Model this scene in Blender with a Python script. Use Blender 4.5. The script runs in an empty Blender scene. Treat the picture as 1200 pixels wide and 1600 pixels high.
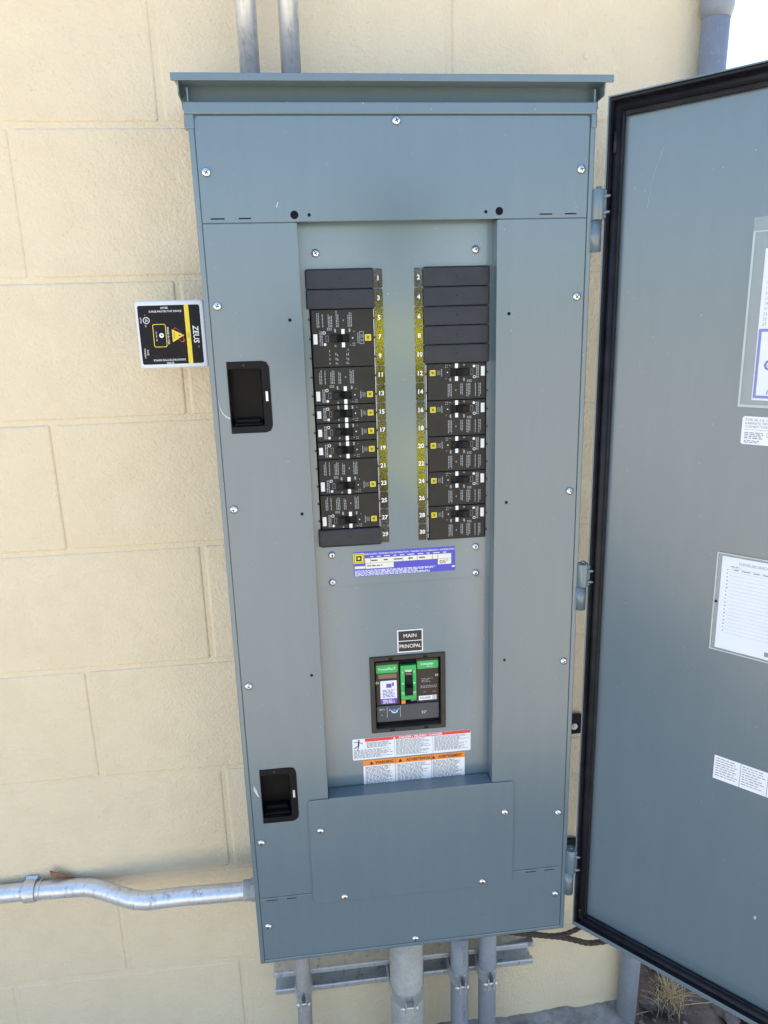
import bpy, bmesh, math, random
from mathutils import Vector, Matrix
random.seed(7)
R_ = math.radians
I = 0.0254            # everything below is laid out in inches, turned into metres here
ZG = 40.0             # the layout's zero height lies 40 in above the ground

# ------------------------------------------------------------------ camera, sky, sun, exposure
scene = bpy.context.scene
col = scene.collection
cam_d = bpy.data.cameras.new('camera'); cam = bpy.data.objects.new('camera', cam_d); col.objects.link(cam)
cam_d.sensor_fit = 'VERTICAL'; cam_d.sensor_height = 36.0; cam_d.lens = 26.074
cam_d.clip_start = 0.02; cam_d.clip_end = 3000
cr = Vector((0.9928470942, -0.11597415, -0.0283662477))
cf = Vector((0.105067002, 0.9615414685, -0.2537694416))
cu = Vector((0.0567060187, 0.2489738961, 0.9668487092))
cm = Matrix((cr, cu, -cf)).transposed().to_4x4()
cm.translation = Vector((-5.555, -39.5388, 16.308 + ZG)) * I
cam.matrix_world = cm
scene.camera = cam

SUN_EL, SUN_AZ = 66.0, -20.0        # sun stands behind the building, a little to the left
w = bpy.data.worlds.new('World'); scene.world = w; w.use_nodes = True
nt = w.node_tree; bg = nt.nodes['Background']
sky = nt.nodes.new('ShaderNodeTexSky'); sky.sky_type = 'NISHITA'; sky.sun_disc = False
sky.sun_elevation = R_(SUN_EL); sky.sun_rotation = R_(SUN_AZ)
sky.air_density = 1.0; sky.dust_density = 1.0; sky.ozone_density = 1.2
nt.links.new(sky.outputs[0], bg.inputs[0]); bg.inputs[1].default_value = 0.13
sl = bpy.data.lights.new('sun', 'SUN'); sl.energy = 4.0; sl.angle = R_(0.5); sl.color = (1.0, 0.95, 0.87)
so = bpy.data.objects.new('sun', sl); col.objects.link(so)
to_sun = Vector((math.sin(R_(SUN_AZ))*math.cos(R_(SUN_EL)), math.cos(R_(SUN_AZ))*math.cos(R_(SUN_EL)), math.sin(R_(SUN_EL))))
so.rotation_euler = to_sun.to_track_quat('Z', 'Y').to_euler(); so.location = (0, 0, 8)
vs = scene.view_settings
vs.view_transform = 'Standard'; vs.look = 'None'; vs.exposure = 1.8; vs.gamma = 1.0; vs.use_curve_mapping = False
scene.render.engine = 'CYCLES'
scene.cycles.max_bounces = 6; scene.cycles.diffuse_bounces = 4; scene.cycles.glossy_bounces = 3; scene.cycles.transmission_bounces = 4; scene.cycles.transparent_max_bounces = 8
scene.render.resolution_x = 768; scene.render.resolution_y = 1024

# ------------------------------------------------------------------ materials
MATS = {}
def new_mat(name):
    m = bpy.data.materials.new(name); m.use_nodes = True
    MATS[name] = m
    return m, m.node_tree, m.node_tree.nodes['Principled BSDF']
def N(nt, t, **kw):
    n = nt.nodes.new(t)
    for k, v in kw.items(): setattr(n, k, v)
    return n
def noise(nt, vec, scale, detail=3.0, rough=0.55):
    n = N(nt, 'ShaderNodeTexNoise'); n.inputs['Scale'].default_value = scale
    n.inputs['Detail'].default_value = detail; n.inputs['Roughness'].default_value = rough
    nt.links.new(vec, n.inputs['Vector']); return n.outputs['Fac']
def ramp(nt, fac, stops):
    r = N(nt, 'ShaderNodeValToRGB'); e = r.color_ramp.elements
    while len(e) < len(stops): e.new(0.5)
    for k, (p, c) in enumerate(stops):
        e[k].position = p; e[k].color = (c, c, c, 1) if not isinstance(c, tuple) else (*c, 1)
    nt.links.new(fac, r.inputs[0]); return r.outputs[0]
def mixc(nt, fac, a, b):
    m = N(nt, 'ShaderNodeMix', data_type='RGBA')
    for sock, v in ((m.inputs[0], fac), (m.inputs[6], a), (m.inputs[7], b)):
        if isinstance(v, bpy.types.NodeSocket): nt.links.new(v, sock)
        elif isinstance(v, tuple): sock.default_value = (*v, 1)
        else: sock.default_value = v
    return m.outputs[2]
def math_(nt, op, a, b):
    m = N(nt, 'ShaderNodeMath', operation=op)
    for k, v in enumerate((a, b)):
        if isinstance(v, bpy.types.NodeSocket): nt.links.new(v, m.inputs[k])
        else: m.inputs[k].default_value = v
    return m.outputs[0]
def bump(nt, bs, h, strength, dist, prev=None):
    b = N(nt, 'ShaderNodeBump'); b.inputs['Strength'].default_value = strength; b.inputs['Distance'].default_value = dist
    nt.links.new(h, b.inputs['Height'])
    if prev is not None: nt.links.new(prev, b.inputs['Normal'])
    nt.links.new(b.outputs[0], bs.inputs['Normal']); return b.outputs[0]
def pos(nt): return N(nt, 'ShaderNodeNewGeometry').outputs['Position']
def plain(name, c, rough=0.5, metal=0.0, var=0.12, vscale=60.0, bmp=0.0, bscale=900.0, spec=0.5, ior=None):
    m, nt, bs = new_mat(name); p = pos(nt)
    f = noise(nt, p, vscale, 4)
    lo = tuple(x*(1-var) for x in c); hi = tuple(min(1, x*(1+var)) for x in c)
    nt.links.new(mixc(nt, ramp(nt, f, [(0.3, 0.0), (0.7, 1.0)]), lo, hi), bs.inputs['Base Color'])
    r = N(nt, 'ShaderNodeMapRange'); nt.links.new(noise(nt, p, vscale*2.3, 5), r.inputs[0])
    r.inputs[1].default_value = 0.3; r.inputs[2].default_value = 0.7
    r.inputs[3].default_value = rough*0.88; r.inputs[4].default_value = min(1, rough*1.12)
    nt.links.new(r.outputs[0], bs.inputs['Roughness'])
    bs.inputs['Metallic'].default_value = metal; bs.inputs['Specular IOR Level'].default_value = spec
    if ior: bs.inputs['IOR'].default_value = ior
    if bmp: bump(nt, bs, noise(nt, p, bscale, 2), bmp, 0.0006)
    return m

def wall_mat():
    m, nt, bs = new_mat('cream_block_paint'); p = pos(nt)
    big = noise(nt, p, 2.2, 4); mid = noise(nt, p, 22, 5)
    c = mixc(nt, ramp(nt, big, [(0.3, 0.0), (0.7, 1.0)]), (0.72, 0.592, 0.40), (0.755, 0.632, 0.435))
    c = mixc(nt, ramp(nt, mid, [(0.45, 0.0), (0.8, 0.35)]), c, (0.62, 0.49, 0.32))
    pits = noise(nt, p, 330, 2, 0.5)
    pit = ramp(nt, pits, [(0.22, 1.0), (0.31, 0.0)])
    c = mixc(nt, math_(nt, 'MULTIPLY', pit, 0.22), c, (0.42, 0.31, 0.17))
    nt.links.new(c, bs.inputs['Base Color']); bs.inputs['Roughness'].default_value = 0.55
    grain = noise(nt, p, 240, 3, 0.6); lump = noise(nt, p, 75, 2, 0.5); und = noise(nt, p, 14, 2)
    h = math_(nt, 'ADD', math_(nt, 'MULTIPLY', grain, 0.95), math_(nt, 'MULTIPLY', lump, 0.6))
    h = math_(nt, 'ADD', h, math_(nt, 'MULTIPLY', und, 1.0))
    h = math_(nt, 'SUBTRACT', h, math_(nt, 'MULTIPLY', pit, 0.35))
    bump(nt, bs, h, 0.55, 0.0042)
    return m
wall_mat()

def panel_mat(name, c, rough):
    m, nt, bs = new_mat(name); p = pos(nt)
    f = noise(nt, p, 5, 2)
    cc = mixc(nt, f, tuple(x*0.95 for x in c), tuple(x*1.05 for x in c))
    mp = N(nt, 'ShaderNodeMapping'); mp.inputs['Scale'].default_value = (9, 9, 1.3); nt.links.new(p, mp.inputs[0])
    streak = ramp(nt, noise(nt, mp.outputs[0], 6, 2, 0.5), [(0.35, 0.0), (0.85, 1.0)])      # faint run marks of dried rain
    cc = mixc(nt, math_(nt, 'MULTIPLY', streak, 0.035), cc, (0.40, 0.40, 0.38))
    speck = ramp(nt, noise(nt, p, 420, 1, 0.4), [(0.80, 0.0), (0.83, 1.0)])
    cc = mixc(nt, math_(nt, 'MULTIPLY', speck, 0.6), cc, (0.62, 0.64, 0.65))
    nt.links.new(cc, bs.inputs['Base Color'])
    r = N(nt, 'ShaderNodeMapRange'); nt.links.new(noise(nt, p, 5, 2, 0.5), r.inputs[0])
    r.inputs[1].default_value = 0.2; r.inputs[2].default_value = 0.8
    r.inputs[3].default_value = rough*0.88; r.inputs[4].default_value = rough*1.2
    nt.links.new(r.outputs[0], bs.inputs['Roughness'])
    bs.inputs['IOR'].default_value = 1.8
    b1 = bump(nt, bs, noise(nt, p, 900, 2), 0.05, 0.0004)
    bump(nt, bs, noise(nt, p, 4.0, 2), 0.10, 0.006, b1)
    return m
panel_mat('grey_enamel', (0.110, 0.156, 0.181), 0.222)
panel_mat('dead_front_enamel', (0.142, 0.193, 0.222), 0.215); MATS['dead_front_enamel'].node_tree.nodes['Principled BSDF'].inputs['IOR'].default_value = 1.9

def galv(name, c, rough, stain):
    m, nt, bs = new_mat(name); p = pos(nt)
    vor = N(nt, 'ShaderNodeTexVoronoi'); vor.inputs['Scale'].default_value = 130; nt.links.new(p, vor.inputs['Vector'])
    cc = mixc(nt, vor.outputs['Color'], tuple(x*0.85 for x in c), c)
    mp = N(nt, 'ShaderNodeMapping'); mp.inputs['Scale'].default_value = (1, 1, 0.35); nt.links.new(p, mp.inputs[0])
    st = ramp(nt, noise(nt, mp.outputs[0], 70, 6, 0.7), [(0.56, 0.0), (0.70, 1.0)])
    st2 = math_(nt, 'MULTIPLY', st, stain)
    cc = mixc(nt, st2, cc, (0.16, 0.15, 0.14))
    nt.links.new(cc, bs.inputs['Base Color'])
    mt = math_(nt, 'SUBTRACT', 0.66, math_(nt, 'MULTIPLY', st2, 0.5)); nt.links.new(mt, bs.inputs['Metallic'])
    r = N(nt, 'ShaderNodeMapRange'); nt.links.new(noise(nt, p, 90, 4), r.inputs[0])
    r.inputs[3].default_value = rough*0.75; r.inputs[4].default_value = rough*1.3
    nt.links.new(r.outputs[0], bs.inputs['Roughness'])
    bump(nt, bs, noise(nt, p, 260, 4), 0.12, 0.0008)
    return m
galv('galvanized_conduit', (0.70, 0.71, 0.71), 0.36, 0.75)
galv('galvanized_strut', (0.64, 0.65, 0.64), 0.32, 0.85)
galv('zinc_bright', (0.66, 0.66, 0.65), 0.36, 0.25)

def weathered(name, c1, c2, c3, scale, rough, b):
    m, nt, bs = new_mat(name); p = pos(nt)
    cc = mixc(nt, ramp(nt, noise(nt, p, scale, 6, 0.65), [(0.35, 0.0), (0.65, 1.0)]), c1, c2)
    cc = mixc(nt, ramp(nt, noise(nt, p, scale*3.3, 5, 0.7), [(0.60, 0.0), (0.72, 0.8)]), cc, c3)
    nt.links.new(cc, bs.inputs['Base Color']); bs.inputs['Roughness'].default_value = rough
    bump(nt, bs, noise(nt, p, scale*4, 5, 0.7), b, 0.002)
    return m
weathered('zinc_weathered_pipe', (0.33, 0.325, 0.30), (0.42, 0.415, 0.385), (0.20, 0.18, 0.15), 55, 0.62, 0.25)
weathered('rigid_pipe_dull', (0.27, 0.26, 0.25), (0.34, 0.32, 0.30), (0.20, 0.16, 0.13), 60, 0.55, 0.2)
weathered('concrete_rough', (0.20, 0.185, 0.17), (0.36, 0.345, 0.325), (0.09, 0.075, 0.065), 26, 0.98, 1.0)
weathered('dirt', (0.085, 0.062, 0.048), (0.15, 0.115, 0.09), (0.045, 0.033, 0.027), 18, 1.0, 1.0)
weathered('ground_dry_soil', (0.43, 0.37, 0.285), (0.50, 0.44, 0.35), (0.34, 0.29, 0.22), 1.3, 1.0, 0.3)
weathered('rock', (0.10, 0.08, 0.07), (0.17, 0.14, 0.12), (0.07, 0.055, 0.05), 40, 0.95, 0.7)
weathered('rust_scrap', (0.20, 0.10, 0.05), (0.30, 0.17, 0.09), (0.10, 0.055, 0.03), 120, 0.8, 0.3)
weathered('pvc_grey', (0.235, 0.255, 0.285), (0.265, 0.285, 0.315), (0.29, 0.31, 0.335), 14, 0.42, 0.05)
weathered('pvc_scuffed', (0.215, 0.23, 0.255), (0.245, 0.262, 0.288), (0.42, 0.44, 0.46), 45, 0.5, 0.1)
weathered('copper_weathered', (0.035, 0.022, 0.017), (0.07, 0.042, 0.03), (0.035, 0.022, 0.018), 120, 0.6, 0.3)
weathered('dry_straw', (0.42, 0.31, 0.15), (0.55, 0.43, 0.23), (0.30, 0.20, 0.09), 80, 0.8, 0.1)

plain('gasket_rubber', (0.018, 0.018, 0.022), 0.42, var=0.35, vscale=35, bmp=0.25, bscale=120, spec=0.18)
plain('breaker_plastic', (0.030, 0.028, 0.026), 0.36, var=0.12, bmp=0.12, bscale=2600, spec=0.2)
plain('toggle_plastic', (0.014, 0.014, 0.016), 0.26, var=0.2, spec=0.12)
plain('filler_plastic', (0.030, 0.032, 0.040), 0.40, var=0.12, bmp=0.15, bscale=2200, spec=0.3)
plain('black_gloss_plastic', (0.012, 0.012, 0.013), 0.22, var=0.2, vscale=30, spec=0.08)
plain('frame_brown_plastic', (0.048, 0.041, 0.034), 0.35, var=0.12, spec=0.25)
plain('dark_cavity', (0.012, 0.012, 0.012), 0.8, spec=0.05)
plain('white_print', (0.80, 0.80, 0.80), 0.5, var=0.02)
plain('grey_print', (0.30, 0.31, 0.32), 0.5, var=0.05)
plain('white_label', (0.78, 0.80, 0.84), 0.42, var=0.02)
plain('black_print', (0.02, 0.02, 0.025), 0.5, var=0.1)
plain('grey_text_print', (0.16, 0.16, 0.18), 0.5, var=0.1)
plain('yellow_print', (0.80, 0.60, 0.03), 0.4, var=0.03)
plain('yellow_logo', (0.82, 0.68, 0.03), 0.4, var=0.03)
plain('red_print', (0.72, 0.06, 0.05), 0.4, var=0.03)
plain('orange_print', (0.85, 0.25, 0.03), 0.4, var=0.03)
plain('blue_label', (0.075, 0.075, 0.50), 0.4, var=0.04)
plain('cream_label', (0.78, 0.74, 0.62), 0.5, var=0.02)
plain('purple_print', (0.15, 0.06, 0.42), 0.4, var=0.04)
plain('brown_label', (0.055, 0.042, 0.034), 0.35, var=0.06, spec=0.2)
plain('green_plastic', (0.035, 0.43, 0.10), 0.35, var=0.05)
plain('tan_plastic', (0.20, 0.14, 0.09), 0.4, var=0.05)
plain('blue_knob', (0.02, 0.22, 0.62), 0.35, var=0.05)
plain('trip_grey', (0.085, 0.088, 0.092), 0.4, var=0.08, spec=0.2)
plain('surge_case', (0.60, 0.64, 0.68), 0.32, var=0.03, bmp=0.05)
plain('surge_label', (0.012, 0.011, 0.014), 0.28, var=0.15, spec=0.12)
plain('paper', (0.86, 0.87, 0.93), 0.7, var=0.02)
plain('chrome', (0.72, 0.72, 0.72), 0.25, metal=1.0, var=0.04)
plain('gap_cream', (0.62, 0.60, 0.54), 0.5)
plain('scratch', (0.50, 0.52, 0.53), 0.6, var=0.2, vscale=300)
plain('silver_chip', (0.62, 0.66, 0.70), 0.25, metal=0.7)

def foil_mat():           # glossy black number strip with a pebbled face: it mirrors what stands before it
    m, nt, bs = new_mat('strip_foil'); p = pos(nt)
    bs.inputs['Base Color'].default_value = (0.008, 0.007, 0.006, 1); bs.inputs['IOR'].default_value = 2.6
    facet = ramp(nt, noise(nt, p, 980, 1, 0.5), [(0.40, 0.0), (0.49, 1.0)])      # polished pebbles in a matt ground
    bs.inputs['Roughness'].default_value = 0.10
    nt.links.new(math_(nt, 'ADD', math_(nt, 'MULTIPLY', facet, 0.50), 0.02), bs.inputs['Specular IOR Level'])
    bump(nt, bs, noise(nt, p, 640, 2, 0.6), 0.09, 0.0008)
foil_mat()
def film_mat():
    m, nt, bs = new_mat('clear_film')
    bs.inputs['Base Color'].default_value = (0.75, 0.80, 0.80, 1); bs.inputs['Roughness'].default_value = 0.16
    bs.inputs['Alpha'].default_value = 0.13
film_mat()
def stitch_mat():
    m, nt, bs = new_mat('film_seam')
    bs.inputs['Base Color'].default_value = (0.72, 0.78, 0.78, 1); bs.inputs['Roughness'].default_value = 0.25
    bs.inputs['Alpha'].default_value = 0.45
stitch_mat()

# ------------------------------------------------------------------ mesh helpers
ORG = {}
class MB:
    def __init__(self, M=None): self.bm = bmesh.new(); self.M = M; self.mi = 0
    def _v(self, p):
        p = Vector(p)
        if self.M is not None: p = self.M @ p
        return self.bm.verts.new(p)
    def poly(self, pts):
        f = self.bm.faces.new([self._v(p) for p in pts]); f.material_index = self.mi; return f
    def box(self, x0, x1, y0, y1, z0, z1):
        v = [self._v(p) for p in ((x0,y0,z0),(x1,y0,z0),(x1,y1,z0),(x0,y1,z0),(x0,y0,z1),(x1,y0,z1),(x1,y1,z1),(x0,y1,z1))]
        for f in ((0,3,2,1),(4,5,6,7),(0,1,5,4),(1,2,6,5),(2,3,7,6),(3,0,4,7)):
            self.bm.faces.new([v[k] for k in f]).material_index = self.mi
        return self
    def hexa(self, pts):
        v = [self._v(p) for p in pts]
        for f in ((0,3,2,1),(4,5,6,7),(0,1,5,4),(1,2,6,5),(2,3,7,6),(3,0,4,7)):
            self.bm.faces.new([v[k] for k in f]).material_index = self.mi
        return self
    def prism(self, pts, y0, y1):                  # outline in x,z drawn anticlockwise as the camera sees it
        a = [self._v((x, y0, z)) for x, z in pts]; b = [self._v((x, y1, z)) for x, z in pts]; n = len(pts)
        self.bm.faces.new(a).material_index = self.mi; self.bm.faces.new(b[::-1]).material_index = self.mi
        for k in range(n):
            self.bm.faces.new((a[k], b[k], b[(k+1) % n], a[(k+1) % n])).material_index = self.mi
        return self
    def sheet(self, x0, x1, z0, z1, y):
        self.poly(((x0,y,z0),(x1,y,z0),(x1,y,z1),(x0,y,z1))); return self
    def tube(self, path, r, n=16, cap=True, rfun=None):
        P = [Vector(p) for p in path]; rings = []
        up = Vector((0.13, 0.31, 0.94)).normalized(); prev = None
        for k, p in enumerate(P):
            t = (P[min(k+1, len(P)-1)] - P[max(k-1, 0)]).normalized()
            if prev is None:
                a = t.cross(up)
                if a.length < 1e-3: a = t.cross(Vector((1, 0, 0)))
                a.normalize()
            else:
                a = (prev - t*prev.dot(t)).normalized()
            prev = a; b = t.cross(a); rr = rfun(k) if rfun else r
            rings.append([self._v(p + (a*math.cos(2*math.pi*j/n) + b*math.sin(2*math.pi*j/n))*rr) for j in range(n)])
        for q in range(len(rings)-1):
            for j in range(n):
                f = self.bm.faces.new((rings[q][j], rings[q][(j+1) % n], rings[q+1][(j+1) % n], rings[q+1][j])); f.material_index = self.mi; f.smooth = True
        if cap:
            self.bm.faces.new(rings[0][::-1]).material_index = self.mi; self.bm.faces.new(rings[-1]).material_index = self.mi
        return self
    def grid(self, xs, zs, y0, y1, holes):         # a flat plate with rectangular openings
        def inside(cx, cz): return any(a < cx < b and c < cz < d for a, b, c, d in holes)
        nx, nz = len(xs)-1, len(zs)-1
        keep = {(i, k) for i in range(nx) for k in range(nz) if not inside((xs[i]+xs[i+1])/2, (zs[k]+zs[k+1])/2)}
        F = {}; Bk = {}
        def g(D, i, k, y):
            if (i, k) not in D: D[(i, k)] = self._v((xs[i], y, zs[k]))
            return D[(i, k)]
        for i, k in keep:
            f = [g(F, *q, y0) for q in ((i,k),(i+1,k),(i+1,k+1),(i,k+1))]; b = [g(Bk, *q, y1) for q in ((i,k),(i+1,k),(i+1,k+1),(i,k+1))]
            self.bm.faces.new(f); self.bm.faces.new(b[::-1])
            for (di, dk), (p, q) in (((0,-1),(0,1)), ((1,0),(1,2)), ((0,1),(2,3)), ((-1,0),(3,0))):
                if (i+di, k+dk) not in keep: self.bm.faces.new((f[p], b[p], b[q], f[q]))
        return self
    def plate(self, x0, x1, z0, z1, y0, y1, holes=()):
        xs = sorted({x0, x1, *[h[0] for h in holes], *[h[1] for h in holes]}); zs = sorted({z0, z1, *[h[2] for h in holes], *[h[3] for h in holes]})
        return self.grid(xs, zs, y0, y1, holes)
    def build(self, name, mat, parent=None, loc=None, bev=0.0, seg=2, smooth=False, mats=None):
        o3 = Vector(loc) if loc is not None else (ORG[parent.name] if parent else Vector((0, 0, 0)))
        me = bpy.data.meshes.new(name)
        bmesh.ops.recalc_face_normals(self.bm, faces=self.bm.faces[:]) if len(self.bm.faces) < 40000 else None
        for v in self.bm.verts: v.co = (v.co - o3) * I
        self.bm.to_mesh(me); self.bm.free()
        for m in (mats or [mat]): me.materials.append(MATS[m])
        if smooth:
            for p in me.polygons: p.use_smooth = True
        return link(name, me, parent, o3, bev, seg)
def link(name, me, parent, o3, bev=0.0, seg=2):
    o = bpy.data.objects.new(name, me); col.objects.link(o); ORG[o.name] = o3
    if parent: o.parent = parent; d = o3 - ORG[parent.name]; o.location = d * I
    else: o.location = (o3.x*I, o3.y*I, (o3.z + ZG)*I)
    if bev:
        b = o.modifiers.new('bevel', 'BEVEL'); b.width = bev*I; b.segments = seg; b.limit_method = 'ANGLE'; b.angle_limit = R_(35); b.harden_normals = False
    return o
def empty(name, loc):
    o = bpy.data.objects.new(name, None); col.objects.link(o); o.empty_display_size = 0.03
    ORG[o.name] = Vector(loc); o.location = (loc[0]*I, loc[1]*I, (loc[2]+ZG)*I); return o
def tag(o, label, cat, group=None):
    o['label'] = label; o['category'] = cat
    if group: o['group'] = group
    return o
def struct(o): o['kind'] = 'structure'; return o
def rrect(x0, x1, z0, z1, r, n=5, corners=(1,1,1,1)):    # rounded outline: bottom-left, bottom-right, top-right, top-left
    pts = []
    for (cx, cz, a0, on) in ((x0, z0, 180, corners[0]), (x1, z0, 270, corners[1]), (x1, z1, 0, corners[2]), (x0, z1, 90, corners[3])):
        if not on: pts.append((cx, cz)); continue
        sx = r if cx == x0 else -r; sz = r if cz == z0 else -r
        for k in range(n+1):
            a = R_(a0 + 90*k/n); pts.append((cx+sx+r*math.cos(a), cz+sz+r*math.sin(a)))
    return pts
_txt = {}
def text_mesh(body, size, bold):
    key = (body, size, bold)
    if key not in _txt:
        c = bpy.data.curves.new('t', 'FONT'); c.body = body; c.size = size; c.align_x = 'CENTER'; c.align_y = 'CENTER'
        c.resolution_u = 2; c.fill_mode = 'FRONT'; c.offset = bold*size
        o = bpy.data.objects.new('t', c); me = bpy.data.meshes.new_from_object(o)
        _txt[key] = ([v.co.copy() for v in me.vertices], [tuple(p.vertices) for p in me.polygons])
        bpy.data.objects.remove(o); bpy.data.meshes.remove(me)
    return _txt[key]
def add_text(mb, body, size, x, y, z, rot=0.0, bold=0.0, sx=1.0, shear=0.0):
    vs_, fs = text_mesh(body, size, bold); c, s = math.cos(R_(rot)), math.sin(R_(rot))
    nv = []
    for v in vs_:
        a, b = v.x*sx + v.y*shear, v.y
        nv.append(mb._v((x + a*c - b*s, y, z + a*s + b*c)))
    for f in fs:
        try: mb.bm.faces.new([nv[k] for k in f]).material_index = mb.mi
        except ValueError: pass
def dashes(mb, x0, x1, ztop, step, n, h, y, rng, ragged=0.35, word=(0.08, 0.22), gap=0.05, vertical=False):
    # rows of tiny printed words; vertical = rows run along z and step along x
    for k in range(n):
        a = x0; end = x1 - (x1-x0)*ragged*rng.random()
        while a < end - 0.02:
            L = min(rng.uniform(*word), end - a)
            p = ztop - k*step
            if vertical: mb.sheet(p - h, p, a, a + L, y)
            else: mb.sheet(a, a + L, p - h, p, y)
            a += L + gap
def text_obj(name, body, size, x, y, z, mat, parent, rot=0.0, bold=0.0, sx=1.0, M=None, shear=0.0):
    mb = MB(M); add_text(mb, body, size, x, y, z, rot, bold, sx, shear); return mb.build(name, mat, parent)

# ------------------------------------------------------------------ ground
WY = 6.14                   # front face of the block wall
GZ = -40.0
mb = MB()
mb.poly([(9000*math.cos(a), 9000*math.sin(a)+600, GZ-0.3) for a in [2*math.pi*k/48 for k in range(48)]])
struct(mb.build('ground', 'ground_dry_soil'))
rng = random.Random(3)
from mathutils import noise as mn
mb = MB(); nx, ny = 180, 160; vv = []
for j in range(ny+1):
    row = []
    for i in range(nx+1):
        x = -20 + 90*i/nx; y = -6 + 80*(j/ny)
        e = min(1, min(i, nx-i, j, ny-j)/16)
        h = mn.fractal(Vector((x*0.09, y*0.09, 1.3)), 1.0, 2.0, 4)*1.1 + mn.fractal(Vector((x*0.5, y*0.5, 7.3)), 1.0, 2.0, 4)*0.7
        row.append(mb._v((x, y, GZ - 0.5 + e*(1.15 + max(-0.6, h)))))
    vv.append(row)
for j in range(ny):
    for i in range(nx): mb.bm.faces.new((vv[j][i], vv[j][i+1], vv[j+1][i+1], vv[j+1][i])).smooth = True
struct(mb.build('dirt_ground', 'dirt'))
mb = MB()
for k in range(1000):
    x, y = (rng.uniform(8, 60), rng.uniform(-4, 60)) if k < 400 else (rng.uniform(18.5, 34), rng.uniform(1, 18)); r = rng.uniform(0.07, 0.30) if rng.random() < 0.9 else rng.uniform(0.5, 1.3)
    M_ = Matrix.Translation((x, y, GZ + 0.70 + r*0.1)) @ Matrix.Rotation(rng.uniform(0, 6), 4, (rng.random(), rng.random(), 1)) @ Matrix.Diagonal((1, rng.uniform(.6, 1), rng.uniform(.4, .7), 1))
    g = bmesh.ops.create_icosphere(mb.bm, subdivisions=1, radius=r)
    for v in g['verts']: v.co = M_ @ (v.co * rng.uniform(0.8, 1.2))
o = mb.build('loose_stones', 'rock'); o['kind'] = 'stuff'; o['label'] = 'small dark stones scattered on the dirt'; o['category'] = 'stones'

# ------------------------------------------------------------------ building: block wall with its blocks
XC = 18.75                   # right-hand corner of the building
wall = empty('block_wall', (-30, WY+4, GZ))
tag(wall, 'cream painted concrete block wall behind the panel', 'wall')
mb = MB(); mb.box(-190, XC-0.12, WY+0.20, WY+230, GZ-6, 81.9); mb.build('mortar_core', 'cream_block_paint', wall)
mb = MB(); mb.box(-190, XC, WY+0.001, WY+229, 74.9, 82.0); mb.box(-190, -108.2, WY+0.002, WY+200, GZ-5, 74.85); mb.build('upper_wall', 'cream_block_paint', wall)
full = None
for k in range(-6, 8):
    zt = 26.84 - 8*k; zb = zt - 8
    off = 0 if k % 2 != 0 else 8           # joints of this course lie at -12.15 (+16n) or -20.15 (+16n)
    x = -108.15 + off - (0 if off == 0 else 0)
    xs = [-108.15 + off + 16*n for n in range(-1, 9)]
    for n in range(len(xs)-1):
        a, b = max(xs[n], -108.15), min(xs[n+1], XC+0.2)
        if b - a < 1.5: continue
        jit = rng.uniform(-0.025, 0.03)
        cx, cz = (a+b)/2, (zt+zb)/2
        if abs(b-a-16) < 0.01 and full is not None:
            o = bpy.data.objects.new('concrete_block', full.data); col.objects.link(o); ORG[o.name] = Vector((cx, WY, cz)); o.parent = wall
            m_ = o.modifiers.new('bevel', 'BEVEL'); m_.width = 0.17*I; m_.segments = 4
        else:
            mb = MB(); mb.box(a+0.13, b-0.13 if b < XC else XC, WY, WY+3, zb+0.13, zt-0.13)
            o = mb.build('concrete_block', 'cream_block_paint', wall, loc=(cx, WY, cz), bev=0.17, seg=4)
            if abs(b-a-16) < 0.01: full = o
        d = Vector((cx, WY+jit, cz)) - ORG[wall.name]; o.location = d*I
        o.rotation_euler = (R_(rng.uniform(-.12, .12)), R_(rng.uniform(-.10, .10)), R_(rng.uniform(-.08, .08)))
        # mortar beads, nearly flush, smeared with paint
mb = MB()
mb.box(-108, XC-0.05, WY+0.085, WY+0.25, GZ, 74.8); mb.build('pointing', 'cream_block_paint', wall)
mb = MB(); mb.tube([(11.73, WY-0.06, 30.33), (11.73, WY+0.1, 30.33)], 0.17, 14); mb.build('paint_lump', 'cream_block_paint', wall, bev=0.05)
# rough concrete footing at the wall's foot
mb = MB(); prof = []
nseg, nj = 300, 22
for i in range(nseg+1):
    x = -40 + (17.9+40)*i/nseg; row = []
    for j in range(nj+1):
        t = j/nj; y_ = WY + 0.5 - 7.5*t; z_ = -37.75 - 0.15*min(1, t*8) - 2.4*max(0, t-.1)**1.25
        v = Vector((x*.45, y_*.45, 3.0)); n1 = mn.fractal(v, 1.0, 2.0, 4); n2 = mn.fractal(v*4.5, 1.0, 2.0, 3)
        row.append(mb._v((x + .12*n2, y_ + .35*n1*min(1, t*6), z_ + .30*n1 + .13*n2)))
    prof.append(row)
for i in range(nseg):
    for j in range(nj): mb.bm.faces.new((prof[i][j], prof[i][j+1], prof[i+1][j+1], prof[i+1][j])).smooth = True
struct(mb.build('concrete_footing', 'concrete_rough'))

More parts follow.
